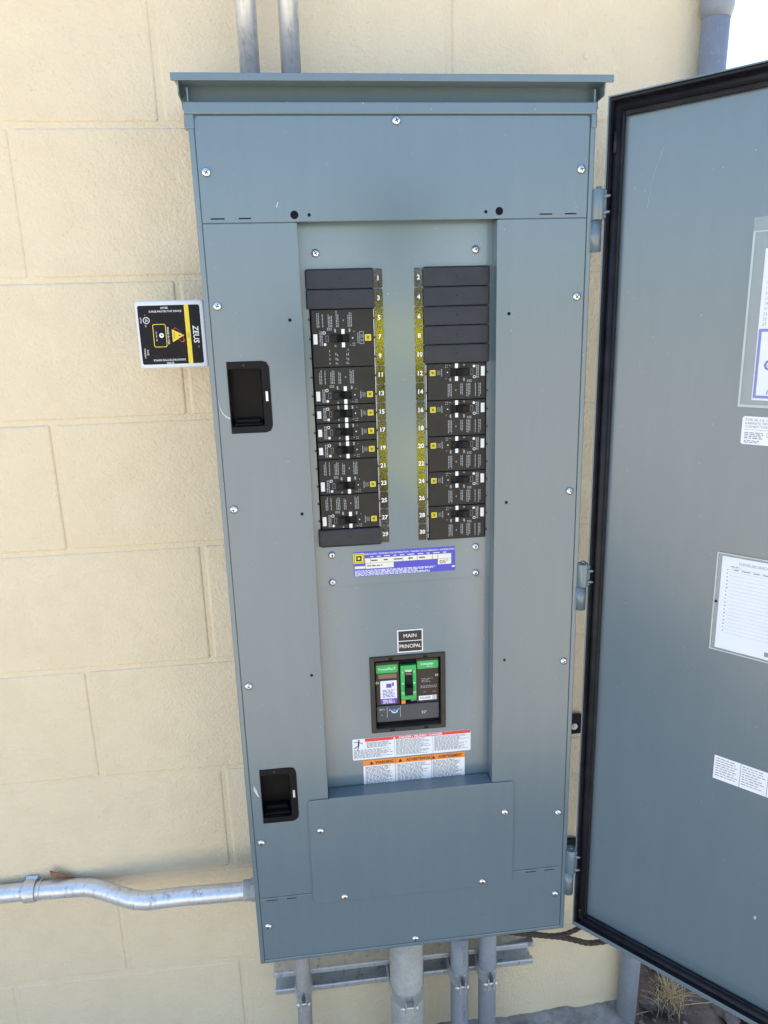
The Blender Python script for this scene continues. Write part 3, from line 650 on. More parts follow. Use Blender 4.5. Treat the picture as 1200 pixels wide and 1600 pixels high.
# ------------------------------------------------------------------ branch breakers
# local frame of a breaker: x runs from the strip end (0) outwards to -3.27, z up, face at y = 0; right-hand ones are the same turned half round
def ring(mb, x, z, r, w, y, n=10):
    for k in range(n):
        a, b = 2*math.pi*k/n, 2*math.pi*(k+1)/n
        mb.poly([(x+r*math.cos(a), y, z+r*math.sin(a)), (x+r*math.cos(b), y, z+r*math.sin(b)), (x+(r-w)*math.cos(b), y, z+(r-w)*math.sin(b)), (x+(r-w)*math.cos(a), y, z+(r-w)*math.sin(a))])
def breaker_proto(poles, seed):
    rg = random.Random(seed); h = poles/2
    root = empty('circuit_breaker', (0, 0, 0))
    hz = 0.0 if poles in (1, 3) else -0.5                # height of the toggle in the body
    mb = MB(); mb.plate(-3.27, -0.02, -h+.018, h-.018, 0, .45, ((-1.90, -1.30, hz-.21, hz+.21),)); mb.build('body', 'breaker_plastic', root, bev=.03)
    mb = MB(); mb.box(-2.36, -1.26, .14, .40, hz-.24, hz+.24); mb.build('toggle_well', 'toggle_plastic', root)
    mb = MB(); mb.hexa([(-2.30, -.20, hz-.19), (-1.98, -.26, hz-.19), (-1.62, .16, hz-.19), (-1.88, .16, hz-.19), (-2.30, -.20, hz+.19), (-1.98, -.26, hz+.19), (-1.62, .16, hz+.19), (-1.88, .16, hz+.19)])
    mb.build('toggle', 'toggle_plastic', root, bev=.04)
    mb = MB(); mb.box(-2.34, -1.92, -.05, .01, hz-.225, hz+.225); mb.build('toggle_stop', 'breaker_plastic', root, bev=.02)
    y = -.004; pr = 'white_print'
    zt = h - .04 if poles == 1 else hz + .52
    mb = MB(); mb.sheet(-1.71, -1.54, hz+.225, min(hz+.47, h-.02), y); mb.sheet(-1.71, -1.54, max(hz-.47, -h+.02), hz-.225, y); mb.build('position_mark', pr, root)
    lz = .20 if poles == 1 else .26
    mb = MB(); mb.sheet(-3.20, -2.99, hz-.02-lz, hz-.02+lz, y); mb.build('marking_field', pr, root)
    mb = MB(); s = .165 if poles == 3 else .155
    mb.prism(rrect(-.30-s, -.30+s, hz-s, hz+s, .03, 2), y-.004, .01); lg = mb.build('maker_logo', 'yellow_logo', root)
    mb = MB()
    for r, wd in ((.115, .02), (.06, .045)):
        x, z, yy = -.30, hz, y-.007
        mb.sheet(x-r, x+r, z+r-wd, z+r, yy); mb.sheet(x-r, x+r, z-r, z-r+wd, yy); mb.sheet(x-r, x-r+wd, z-r+wd, z+r-wd, yy); mb.sheet(x+r-wd, x+r, z-r+wd, z+r-wd, yy)
    mb.build('logo_mark', 'black_print', lg)
    mb = MB()
    if poles == 3:
        for a in ((-.76, -.73, hz-.32, hz+.32), (-.55, -.52, hz-.32, hz+.32), (-.73, -.55, hz+.29, hz+.32), (-.73, -.55, hz-.32, hz-.29)): mb.sheet(*a, y)
        add_text(mb, '30 A', .20, -.64, y, hz, -90, .01)
        dashes(mb, hz-.28, hz+.28, -.82, .06, 1, .045, y, rg, 0, (.05, .1), .02, True)
    else:
        for a in ((-.72, -.705, hz-.11, hz+.11), (-.56, -.545, hz-.11, hz+.11), (-.705, -.56, hz+.095, hz+.11), (-.705, -.56, hz-.11, hz-.095)): mb.sheet(*a, y)
        add_text(mb, '20', .13, -.632, y, hz, -90, .01)
        dashes(mb, hz-.2, hz+.2, -.77, .06, 1, .05, y, rg, 0, (.05, .1), .02, True)
    mb.build('amp_mark', 'grey_print', root)
    mb = MB(); k = .36 if poles == 1 else .42
    add_text(mb, 'OFF', .12, -2.05, y, hz+k-.02, -90, .01, .9); add_text(mb, 'ON', .12, -1.28, y, hz+k-.02, -90, .01, .9)
    add_text(mb, 'I', .11, -1.25, y, hz-k+.05, -90, .01); add_text(mb, 'O', .11, -2.05, y, hz-k+.03, -90, .01)
    ring(mb, -1.12, hz, .035, .03, y, 8)
    ring(mb, -2.62, hz+(.28 if poles < 3 else .3), .085, .03, y); ring(mb, -2.60, hz-(.30 if poles < 3 else .3), .075, .06, y)
    mb.build('switch_lettering', pr, root)
    mb = MB()
    for a in ((-2.55, -2.535, hz-.15, hz+.15), (-2.42, -2.405, hz-.15, hz+.15), (-2.535, -2.42, hz+.135, hz+.15), (-2.535, -2.42, hz-.15, hz-.135)): mb.sheet(*a, y)
    dashes(mb, hz-.36, hz+.40, -2.72, .09, 2, .055, y, rg, .1, (.05, .14), .03, True); dashes(mb, hz-.35, hz-.05, -2.83, .05, 1, .05, y, rg, .1, (.05, .14), .03, True)
    dashes(mb, hz-.42, hz-.2, -1.0, .09, 2, .04, y, rg, .2, (.04, .08), .05, True); dashes(mb, hz+.3, hz+.42, -1.02, .09, 1, .04, y, rg, .2, (.04, .08), .05, True)
    if poles > 1:
        zl, zh = (hz+.62, h-.08)
        if poles == 3: zl, zh = .58, 1.42
        for xs_, n in ((-2.86, 2), (-2.66, 1), (-2.18, 3), (-1.84, 2), (-1.14, 3)): dashes(mb, zl, zh, xs_, .085, n, .045, y, rg, .3, (.06, .16), .03, True)
        dashes(mb, zl+.3, zl+.42, -1.56, .1, 1, .05, y, rg, 0, (.05, .1), .03, True)
        dashes(mb, hz+.42, hz+.56, -2.22, .09, 3, .06, y, rg, 0, (.05, .06), .02, True)
        if poles == 3:
            for xs_, n in ((-2.36, 1), (-1.94, 2), (-1.36, 2)): dashes(mb, -1.35, -.55, xs_, .09, n, .045, y, rg, .3, (.06, .16), .12, True)
    mb.build('small_print', 'grey_print', root)
    return root
def copy_tree(src, parent=None):
    c = src.copy(); col.objects.link(c); c.parent = parent
    for ch in list(src.children): copy_tree(ch, c)
    return c
protos = {1: breaker_proto(1, 1), 2: breaker_proto(2, 2), 3: breaker_proto(3, 3)}
used = set()
ZC = lambda i: 18.3 - i
def put(poles, i, side, label):
    if poles in used: o = copy_tree(protos[poles])
    else: o = protos[poles]; used.add(poles)
    z = ZC(i) - (poles-1)/2
    x = -1.42 if side < 0 else 1.44
    o.location = (x*I, 0.86*I, (z+ZG)*I); o.rotation_euler = (0, 0 if side < 0 else math.pi, 0)
    tag(o, label, 'circuit breaker', 'branch circuit breakers')
put(3, 2, -1, 'tall three-pole black breaker beside numbers 5, 7 and 9')
put(2, 5, -1, 'double-pole black breaker right under the tall three-pole one, numbers 11 and 13')
for i, t in ((7, 'uppermost of the three narrow single-pole breakers, number 15'), (8, 'middle one of the three narrow single-pole breakers, number 17'), (9, 'lowest of the three narrow single-pole breakers, number 19')): put(1, i, -1, t)
put(2, 10, -1, 'double-pole black breaker right under the three narrow ones, numbers 21 and 23')
put(2, 12, -1, 'lowest double-pole breaker of the left column, numbers 25 and 27')
for i, t in ((5, 'topmost double-pole breaker of the right column, under the blank plates, numbers 12 and 14'), (7, 'second double-pole breaker from the top of the right column, numbers 16 and 18'),
             (9, 'middle double-pole breaker of the right column, numbers 20 and 22'), (11, 'last but one double-pole breaker of the right column, numbers 24 and 26'), (13, 'lowest double-pole breaker of the right column, numbers 28 and 30')): put(2, i, 1, t)
# blank fillers
mb = MB(); mb.box(-1.79, 1.79, -.26, .2, -.492, .492); fil = mb.build('filler_plate', 'filler_plastic', bev=.07)
mb = MB(); mb.tube([(0, -.263, .02), (0, -.2, .02)], .035, 8); mb.build('filler_dimple', 'dark_cavity', fil)
FL = {(-1, 0): 'uppermost blank black plate of the left column, beside number 1', (-1, 1): 'blank black plate right above the tall three-pole breaker, beside number 3', (-1, 14): 'blank black plate closing the foot of the left column, beside number 29',
      (1, 0): 'uppermost of the five blank black plates on the right, beside number 2', (1, 1): 'second of the five blank black plates on the right, beside number 4', (1, 2): 'middle one of the five blank black plates on the right, beside number 6', (1, 3): 'fourth of the five blank black plates on the right, beside number 8', (1, 4): 'lowest of the five blank black plates on the right, beside number 10'}
first = True
for side, rows in ((-1, (0, 1, 14)), (1, (0, 1, 2, 3, 4))):
    for i in rows:
        o = fil if first else copy_tree(fil); first = False
        o.location = ((-3.11 if side < 0 else 3.08)*I, 1.0*I, (ZC(i)+ZG)*I); o.rotation_euler = (0, R_(rng.uniform(-.25, .25)), 0)
        tag(o, FL[(side, i)], 'filler plate', 'blank filler plates')

# ------------------------------------------------------------------ the door, swung right round on its hinges
TH = 48.5
Ud = Vector((math.cos(R_(TH)), -math.sin(R_(TH)), 0)); Nd = Vector((-math.sin(R_(TH)), -math.cos(R_(TH)), 0))
DM = Matrix((Ud, -Nd, Vector((0, 0, 1)))).transposed().to_4x4(); DM.translation = Vector((10.55, -0.25, 0))   # local x along the door, -y out of its inner face
W_ = 20.6
mb = MB(DM); mb.box(0.0, W_, 0.90, 0.97, -23.18, 26.62)
door = mb.build('door', G, encl); door['label'] = 'grey steel door swung open, black gasket round its inner face'
mb = MB(DM); mb.box(0, 0.07, 0, 0.90, -23.18, 26.62); mb.box(W_-.07, W_, 0, 0.90, -23.18, 26.62); mb.box(.07, W_-.07, 0, .9, 26.55, 26.62); mb.box(.07, W_-.07, -.02, .9, -23.18, -23.11)
mb.box(.07, W_-.07, -.02, 0.05, -23.11, -22.90)
mb.build('door_rim', G, door, bev=.02)
mb = MB(DM)
def gstrip(pts_prof, a, b):       # a gasket run: profile swept from a to b
    pass
# gasket: flat carrier, a raised bulb and an inner fin on every side
for x0, x1, z0, z1 in ((.07, .62, -23.11, 26.55), (W_-.62, W_-.07, -23.11, 26.55), (.62, W_-.62, 25.72, 26.55), (.62, W_-.62, -23.11, -22.62)):
    mb.box(x0, x1, .62, .898, z0, z1)
mb.build('gasket', 'gasket_rubber', door, bev=.08)
mb = MB(DM)
c = .36
mb.tube([(c, .52, -22.84), (c, .52, 26.15)], .20, 12); mb.tube([(W_-c, .52, -22.84), (W_-c, .52, 26.15)], .20, 12)
mb.tube([(c, .52, 26.13), (W_-c, .52, 26.13)], .20, 12); mb.tube([(c, .52, -22.86), (W_-c, .52, -22.86)], .20, 12)
mb.box(.075, .16, .06, .7, -23.05, 26.5); mb.box(.16, W_-.16, .06, .7, 26.40, 26.5); mb.box(W_-.16, W_-.075, .06, .7, -23.05, 26.5); mb.box(.16, W_-.16, .07, .7, -23.1, -22.98)
mb.build('gasket_bulb', 'gasket_rubber', door)
mb = MB(DM); mb.tube([(.34, .30, 24.0), (.33, .33, 24.5), (.36, .30, 25.0)], .10, 8); mb.tube([(.36, .33, -22.3), (.34, .28, -21.9)], .12, 8); mb.build('gasket_glue', 'gasket_rubber', door)
# hinges
for zt, zm, zb in ((22.35, 20.85, 19.3), (2.10, 0.70, -0.75), (-17.45, -19.15, -20.85)):
    x, y = 10.36, -0.02
    mb = MB(); mb.tube([(x, y, zt), (x, y, zm+.02)], .37, 20)
    mb.hexa([(x+.05, y-.36, zm+.1), (10.75, -0.28, zm+.1), (10.85, 0.05, zm+.1), (x+.05, y+.1, zm+.1), (x+.05, y-.36, zt-.05), (10.75, -0.28, zt-.05), (10.85, 0.05, zt-.05), (x+.05, y+.1, zt-.05)])
    hg = mb.build('hinge', G, encl, bev=.02)
    mb = MB(); mb.tube([(x-.08, y+.06, zm-.01), (x-.08, y+.06, zb)], .33, 20); mb.box(9.95, 10.25, -.1, .3, zb+.05, zm-.1); mb.build('hinge_knuckle', G, hg)
    mb = MB(); mb.tube([(x, y, zt), (x, y, zt+.14)], .13, 12); mb.build('hinge_pin', G, hg)
    mb = MB(DM)
    for z in (zt-.38, zm+.35):
        mb.tube([(0.02, -.02, z), (.12, -.03, z), (.22, -.02, z+.02), (.36, .03, z+.03)], .085, 10, True, lambda k: (.10, .10, .09, .04)[k])
    mb.build('hinge_rivet', G, hg)
# scratch and specks on the door
mb = MB(DM); P = [(2.6, 24.0), (2.3, 23.2), (2.05, 22.2), (1.95, 21.3)]
for a, b in zip(P, P[1:]): mb.poly([(a[0], .8985, a[1]), (a[0]+.006, .8985, a[1]), (b[0]+.006, .8985, b[1]), (b[0], .8985, b[1])])
mb.prism(rrect(10.50, 10.62, -17.0, -16.78, .05, 3), .893, .8995); mb.build('paint_scratch', 'scratch', door)
# stickers on the door
YD = .895
mb = MB(DM); mb.prism(rrect(7.43, 11.2, 9.72, 11.10, .12, 4), YD, YD+.0045); s1 = mb.build('type_sticker', 'white_label', door)
mb = MB(DM); 
for k, t in enumerate(('TYPE 3R, 5 & 12 ENCLOSURE', 'GABINETE TIPO 3R, 5 Y 12', 'COFFRET TYPE 3R, 5 ET 12')): 
    vs_, fs = text_mesh(t, .16, 0.004); add_text(mb, t, .16, 7.56 + (max(v.x for v in vs_)), YD-.004, 10.93-.17*k)
mb.sheet(7.55, 11.1, 10.44, 10.455, YD-.004); dashes(mb, 7.58, 8.55, 10.32, .09, 4, .04, YD-.004, rng, .2, (.1, .25)); dashes(mb, 7.58, 8.3, 9.92, .08, 2, .035, YD-.004, rng, .2, (.1, .25)); mb.sheet(8.6, 8.615, 10.12, 10.35, YD-.004); mb.sheet(8.6, 9.6, 10.34, 10.355, YD-.004); mb.sheet(8.6, 9.6, 10.12, 10.135, YD-.004)
mb.build('sticker_lettering', 'grey_text_print', s1)
mb = MB(DM); mb.sheet(7.63, 14.6, -9.17, -7.72, YD+.002); s2 = mb.build('notice_sticker', 'white_label', door)
mb = MB(DM)
for k in range(5):
    x0 = 7.63 + 1.38*k; dashes(mb, x0+.1, x0+1.28, -7.85, .15, 8, .042, YD-.002, rng, .25, (.1, .26))
    if k: mb.sheet(x0, x0+.025, -9.17, -7.72, YD-.002)
mb.build('sticker_lettering', 'grey_text_print', s2)

# ------------------------------------------------------------------ papers hung inside the door (things of their own)
def local(p): return DM @ Vector(p)
p1 = empty('document_pouch', tuple(local((9.5, .89, 11.5))))
tag(p1, 'clear plastic pouch with a business card and circuit list, upper part of the door', 'document pouch')
mb = MB(DM); mb.box(7.75, 12.6, .872, .878, 11.9, 18.9); pp = mb.build('circuit_list', 'paper', p1)
mb = MB(DM)
for k in range(14):
    n = 2*k+3; add_text(mb, str(n), .19, 8.0, .868, 18.3-.235*k); mb.sheet(8.2, 12.4, 18.18-.235*k, 18.19-.235*k, .868)
mb.build('list_lettering', 'grey_text_print', pp)
mb = MB(DM); mb.box(7.78, 12.6, .862, .868, 11.95, 15.3); cd = mb.build('business_card', 'paper', p1)
mb = MB(DM); mb.sheet(7.80, 7.93, 12.0, 15.27, .858); mb.sheet(7.93, 12.6, 15.14, 15.27, .858); mb.sheet(7.93, 12.6, 12.0, 12.13, .858); mb.build('card_border', 'blue_label', cd)
mb = MB(DM); add_text(mb, 'C', .72, 8.40, .856, 13.55, 0, .03); add_text(mb, 'E', .3, 8.45, .856, 12.3, 0, .01, 1, .2); mb.build('card_lettering', 'blue_label', cd)
mb = MB(DM)
for k in range(5): 
    a = R_(60+k*60); mb.poly([(8.75+.25*math.cos(a+.25), .8575, 13.55+.25*math.sin(a+.25)), (8.75+.25*math.cos(a-.25), .8575, 13.55+.25*math.sin(a-.25)), (8.75+.7*math.cos(a), .8575, 13.55+.7*math.sin(a))])
mb.build('card_mark', 'yellow_print', cd)
mb = MB(DM); mb.box(7.15, 13.2, .850, .8545, 11.55, 20.3); mb.build('sleeve', 'clear_film', p1)
mb = MB(DM); mb.box(7.15, 7.25, .842, .8495, 11.55, 19.65); mb.box(7.25, 13.2, .842, .8495, 11.55, 11.67); mb.box(7.15, 13.2, .842, .8495, 19.65, 19.70); mb.build('sleeve_seam', 'film_seam', p1)
p2 = empty('schedule_pouch', tuple(local((9.5, .89, -1.5))))
tag(p2, 'clear plastic holder with a ruled panelboard schedule sheet, middle of the door', 'document pouch')
mb = MB(DM); mb.box(7.10, 13.9, .872, .878, -1.35, 3.80); sh = mb.build('schedule_sheet', 'paper', p2)
mb = MB(DM); add_text(mb, 'PANELBOARD / PANNEAU / TABLERO', .22, 9.75, .868, 3.50, 0, .0, .98)
for k in range(19): mb.sheet(7.52, 13.7, 3.20-.2*k, 3.208-.2*k, .868)
dashes(mb, 7.55, 8.2, 3.32, .2, 1, .05, .868, rng); dashes(mb, 7.7, 10.5, 3.16, .2, 1, .05, .868, rng, .1, (.2, .4), .15)
for k in range(18): dashes(mb, 7.38, 7.5, 3.13-.2*k, .2, 1, .06, .868, rng, 0, (.05, .1))
mb.build('sheet_lettering', 'grey_text_print', sh)
mb = MB(DM); mb.sheet(9.55, 10.9, -1.2, -.95, .868); mb.build('sheet_logo', 'grey_text_print', sh)
mb = MB(DM); mb.box(6.83, 14.1, .848, .854, -1.5, 3.98); mb.build('sleeve', 'clear_film', p2)
mb = MB(DM); mb.box(6.83, 6.90, .838, .8475, -1.5, 3.98); mb.box(6.9, 14.1, .838, .8475, -1.5, -1.44); mb.box(6.9, 14.1, .838, .8475, 3.92, 3.98); mb.build('sleeve_seam', 'film_seam', p2)
mb = MB(DM); mb.tube([(6.97, .83, 1.25), (6.97, .86, 1.25)], .07, 10); mb.build('eyelet', 'dark_cavity', p2)

# ------------------------------------------------------------------ surge protector on the left side
sg = empty('surge_protector', (-12, 2.6, 13.97))
tag(sg, 'white surge protector with black and yellow label left of the panel', 'surge protector')
X0, X1, Z0, Z1 = -13.75, -10.24, 14.03, 17.48
mb = MB(); mb.prism(rrect(X0, X1, Z0, Z1, .16, 4), 1.5, 3.4); mb.build('case', 'surge_case', sg, bev=.10, seg=3)
mb = MB(); mb.box(-13.86, -13.72, 3.0, 3.3, 16.5, 16.95); mb.box(-13.86, -13.72, 3.0, 3.3, 14.75, 15.2); mb.build('mounting_ear', 'surge_case', sg, bev=.04)
mb = MB(); mb.tube([(-10.3, 2.6, 15.7), (-9.9, 2.6, 15.7)], .45, 16); mb.build('nipple', 'galvanized_conduit', sg)
yl = 1.494
mb = MB(); mb.prism(rrect(-13.62, -10.46, 14.24, 17.24, .1, 3), yl, 1.505); lb = mb.build('face_label', 'surge_label', sg)
mb = MB(); mb.sheet(-11.25, -11.02, 14.24, 17.24, yl-.004); mb.build('label_stripe', 'yellow_print', lb)
mb = MB(); y = yl-.006
add_text(mb, 'DITEK', .14, -12.25, y, 17.10, 0, .008); add_text(mb, 'SURGE PROTECTIVE DEVICE', .132, -12.22, y, 16.93, 0, .008)
add_text(mb, 'DITEK', .14, -12.20, y, 14.30, 180, .008); add_text(mb, 'SURGE PROTECTIVE DEVICE', .132, -12.22, y, 14.46, 180, .008)
add_text(mb, 'ZEUS', .40, -10.76, y, 15.73, -90, .018, .95, .12); add_text(mb, 'TM', .07, -10.66, y, 15.1, -90)
add_text(mb, 'MADE IN USA', .145, -12.18, y, 15.70, -90, .006); add_text(mb, 'LED ON - OK', .085, -12.78, y, 15.68, -90, .004)
ring(mb, -13.22, 16.5, .17, .03, y, 16); add_text(mb, 'UL', .19, -13.22, y, 16.5, -90, .01, .8); add_text(mb, 'LISTED', .10, -13.50, y, 16.5, -90, .006); add_text(mb, 'c', .1, -13.27, y, 16.76, -90); add_text(mb, 'US', .1, -13.28, y, 16.22, -90)
add_text(mb, 'RoHS', .12, -13.30, y, 14.86, -90, .008); add_text(mb, 'Compliant', .12, -13.44, y, 14.82, -90, .008)
ring(mb, -12.52, 15.72, .12, .075, y, 14); mb.build('label_lettering', 'white_print', lb)
mb = MB()
o_ = rrect(-12.94, -12.27, 15.12, 16.30, .09, 3); i_ = rrect(-12.91, -12.30, 15.15, 16.27, .07, 3)
for k in range(len(o_)):
    a, b, c, d = o_[k], o_[(k+1) % len(o_)], i_[(k+1) % len(o_)], i_[k]; mb.poly([(q[0], y, q[1]) for q in (a, b, c, d)])
mb.poly([(-11.97, y, 16.02), (-11.97, y, 15.36), (-11.36, y, 15.70)]); mb.build('label_mark', 'yellow_print', lb)
mb = MB(); add_text(mb, 'DITEK', .13, -11.88, y-.003, 15.68, -90, .004); add_text(mb, 'D50', .14, -11.135, y, 15.70, -90); mb.poly([(-11.70, y-.003, 15.74), (-11.60, y-.003, 15.66), (-11.5, y-.003, 15.70), (-11.6, y-.003, 15.72)]); mb.build('mark_lettering', 'black_print', lb)
mb = MB(); n = 22
for k in range(n):
    def el(t, s):
        a, b = .43*s, .15*s; ca, sa = math.cos(R_(-60)), math.sin(R_(-60)); return (-11.62 + a*math.cos(t)*ca - b*math.sin(t)*sa, y-.004, 15.72 + a*math.cos(t)*sa + b*math.sin(t)*ca)
    t0, t1 = 2*math.pi*k/n, 2*math.pi*(k+1)/n; wd = .90 + .07*abs(math.sin(t0/2))
    mb.poly([el(t0, 1), el(t1, 1), el(t1, wd-.04), el(t0, wd-.04)])
mb.build('label_swoosh', 'red_print', lb)

# ------------------------------------------------------------------ conduits, strut, straps
def conduit(name, path, r, mat, label, loc=None, n=24):
    mb = MB(); mb.tube(path, r, n); o = mb.build(name, mat, None, loc=loc or path[0]); return tag(o, label, 'conduit')
conduit('metal_conduit', [(-7.10, 3.4, 27.5), (-7.08, 3.4, 40), (-7.05, 3.4, 80)], .52, 'galvanized_conduit', 'bright metal conduit above the hood, the left of two')
conduit('metal_conduit', [(-5.00, 3.4, 27.5), (-4.98, 3.4, 40), (-4.95, 3.4, 80)], .52, 'galvanized_conduit', 'bright metal conduit above the hood, the right of two')
zc = -20.92
path = [(-100, 5.45, zc+.35)] + [(-40 + k*2.0, 5.45, zc+.1) for k in range(8)]
def smooth(a): a = max(0, min(1, a)); return a*a*(3-2*a)
x = -24.0
while x < -10.9:
    path.append((x, 5.4 - 1.95*smooth((x+22.4)/5.2), zc + .05*math.sin(x*.7))); x += .35
path.append((-10.75, 3.45, zc))
hc = conduit('metal_conduit', path, .60, 'galvanized_conduit', 'bent bright metal conduit running left along the wall into the panel side', loc=(-18, 5.4, zc))
mb = MB(); mb.prism([(math.cos(k*math.pi/3)*.78 , math.sin(k*math.pi/3)*.78) for k in range(6)], 0, .62)
M_ = Matrix.Translation((-10.68, 3.45, zc)) @ Matrix.Rotation(R_(90), 4, 'Z') @ Matrix.Translation((0, -.62, 0))
for v in mb.bm.verts: v.co = M_ @ v.co
mb.tube([(-11.15, 3.45, zc), (-10.6, 3.45, zc)], .68, 20); mb.build('coupling', 'zinc_weathered_pipe', hc, bev=.04)
# one-hole strap on the wall
def ribbon(mb, pts, wdir, wd, th):        # a bent steel band: path pts, width along wdir
    P = [Vector(p) for p in pts]; wv = Vector(wdir).normalized()*wd/2; rows = []
    for k, p in enumerate(P):
        t = (P[min(k+1, len(P)-1)] - P[max(k-1, 0)]).normalized(); nn = t.cross(wv).normalized()*th
        rows.append([mb._v(q) for q in (p-wv, p+wv, p+wv+nn, p-wv+nn)])
    for a, b in zip(rows, rows[1:]):
        for j in range(4): mb.bm.faces.new((a[j], a[(j+1) % 4], b[(j+1) % 4], b[j]))
    mb.bm.faces.new(rows[0]); mb.bm.faces.new(rows[-1][::-1])
mb = MB(); xs_ = -25.6; pts = []
for k in range(15):
    a = R_(100 + 250*k/14 - 50); pts.append((xs_, 5.45 + .66*math.cos(a), zc+.1 + .66*math.sin(a)))
ribbon(mb, [(xs_, WY-.08, zc+.78)] + pts + [(xs_, WY-.08, zc-.70), (xs_, WY-.08, zc-1.2)], (1, 0, 0), .75, .09)
st = mb.build('pipe_strap', 'zinc_bright', None, loc=(xs_, WY, zc-1.2), bev=.02); tag(st, 'zinc pipe strap holding the bent conduit to the wall', 'pipe strap')
mb = MB(); mb.tube([(-24.9, 5.45, zc+.1), (-24.98, 5.45, zc+.1)], .67, 20); mb.tube([(-24.98, WY-.3, zc-.62), (-24.98, WY, zc-.62)], .16, 10); mb.build('strap_rib', 'zinc_bright', st, bev=.02)
# rusty sliver behind the conduit
mb = MB(); mb.hexa([(-24.3, 5.75, -20.2), (-22.5, 5.85, -20.6), (-22.5, 5.9, -20.6), (-24.3, 5.8, -20.2), (-24.25, 5.6, -19.55), (-23.4, 5.7, -20.02), (-23.4, 5.75, -20.02), (-24.25, 5.65, -19.5)])
tag(mb.build('metal_scrap', 'rust_scrap', None, loc=(-23.5, 5.8, -20.5)), 'pointed brown rusty scrap wedged behind the bent conduit', 'scrap')
# channel strut
def strut_prof():
    return [(5.95, -29.15), (4.50, -29.15), (4.42, -29.22), (4.42, -29.55), (4.50, -29.62), (4.80, -29.62), (4.80, -29.50), (4.56, -29.50), (4.56, -29.28), (5.85, -29.28),
            (5.85, -31.02), (4.56, -31.02), (4.56, -30.80), (4.80, -30.80), (4.80, -30.68), (4.50, -30.68), (4.42, -30.75), (4.42, -31.08), (4.50, -31.15), (5.95, -31.15)]
mb = MB(); pf = strut_prof(); a = [mb._v((-9.7, y_, z_)) for y_, z_ in pf]; b = [mb._v((9.55, y_, z_)) for y_, z_ in pf]
for k in range(len(pf)): mb.bm.faces.new((a[k], a[(k+1) % len(pf)], b[(k+1) % len(pf)], b[k]))
mb.bm.faces.new(a[::-1]); mb.bm.faces.new(b)
tag(mb.build('channel_strut', 'galvanized_strut', None, loc=(0, 5.9, -31.15), bev=.025), 'galvanized slotted channel strut bolted across the wall below the panel', 'channel strut')
# vertical conduits below the panel
conduit('metal_conduit', [(-7.58, 3.75, -23.7), (-7.60, 3.75, -30), (-7.72, 3.75, -36), (-7.72, 3.75, -42)], .52, 'rigid_pipe_dull', 'thin dull grey conduit below the panel, left end of the strut')
conduit('metal_conduit', [(-.25, 3.05, -23.7), (-.25, 3.05, -30), (-.25, 3.05, -42)], 1.19, 'zinc_weathered_pipe', 'thick weathered metal conduit below the middle of the panel', n=32)
pv1 = conduit('plastic_conduit', [(5.80, 3.65, -23.7), (5.80, 3.65, -30), (5.80, 3.65, -42)], .655, 'pvc_scuffed', 'scuffed grey plastic conduit at the right end of the strut')
# the sleeve with the open broken top
mb = MB(); n = 24; ro, ri = .655, .56; rows = []
for zf in (lambda a: -26.45 - .42*math.cos(a+1.2) + .10*math.sin(3*a), lambda a: -30, lambda a: -42):
    rows.append(([mb._v((3.72+ro*math.cos(2*math.pi*k/n), 3.65+ro*math.sin(2*math.pi*k/n), zf(2*math.pi*k/n))) for k in range(n)], [mb._v((3.72+ri*math.cos(2*math.pi*k/n), 3.65+ri*math.sin(2*math.pi*k/n), zf(2*math.pi*k/n)-.02)) for k in range(n)]))
for q in range(2):
    for k in range(n):
        j = (k+1) % n
        for side in (0, 1): mb.bm.faces.new((rows[q][side][k], rows[q][side][j], rows[q+1][side][j], rows[q+1][side][k])).smooth = True
for k in range(n): mb.bm.faces.new((rows[0][0][k], rows[0][0][(k+1) % n], rows[0][1][(k+1) % n], rows[0][1][k]))
pv2 = mb.build('plastic_conduit', 'pvc_grey', None, loc=(3.72, 3.65, -42)); tag(pv2, 'grey plastic conduit sleeve with open broken top and printed lettering', 'conduit')
mb = MB(); mb.tube([(3.95, 3.9, -23.7), (3.9, 3.85, -27.5), (3.8, 3.75, -33)], .22, 12); mb.tube([(3.6, 3.5, -26.9), (3.6, 3.5, -33)], .2, 12); tag(mb.build('cable', 'gasket_rubber', None, loc=(3.9, 3.8, -30)), 'black cables dropping into the open plastic sleeve', 'cable')
mb = MB()
def on_pipe(body, size, cx, cy, r, z, a0):
    vs_, fs = text_mesh(body, size, .004); nv = []
    for v in vs_:
        a = R_(a0) + (-v.y)/r; nv.append(mb._v((cx + (r+.008)*math.sin(a), cy - (r+.008)*math.cos(a), z + v.x)))
    for f in fs:
        try: mb.bm.faces.new([nv[k] for k in f])
        except ValueError: pass
on_pipe('Conduit 02', .42, 3.72, 3.65, .655, -28.2, 18); on_pipe('Plated 18', .40, 3.72, 3.65, .655, -33.3, 18); mb.build('pipe_lettering', 'grey_text_print', pv2)
# torn strip of jacket on the right-hand pipe
mb = MB()
P = [(-10, -24.6), (70, -24.2), (70, -26.4), (40, -26.5), (22, -26.2), (28, -25.4)]
mb.poly([(5.80+.69*math.sin(R_(a)), 3.65-.69*math.cos(R_(a)), z) for a, z in P[1:]]); mb.build('torn_edge', 'pvc_grey', pv1)
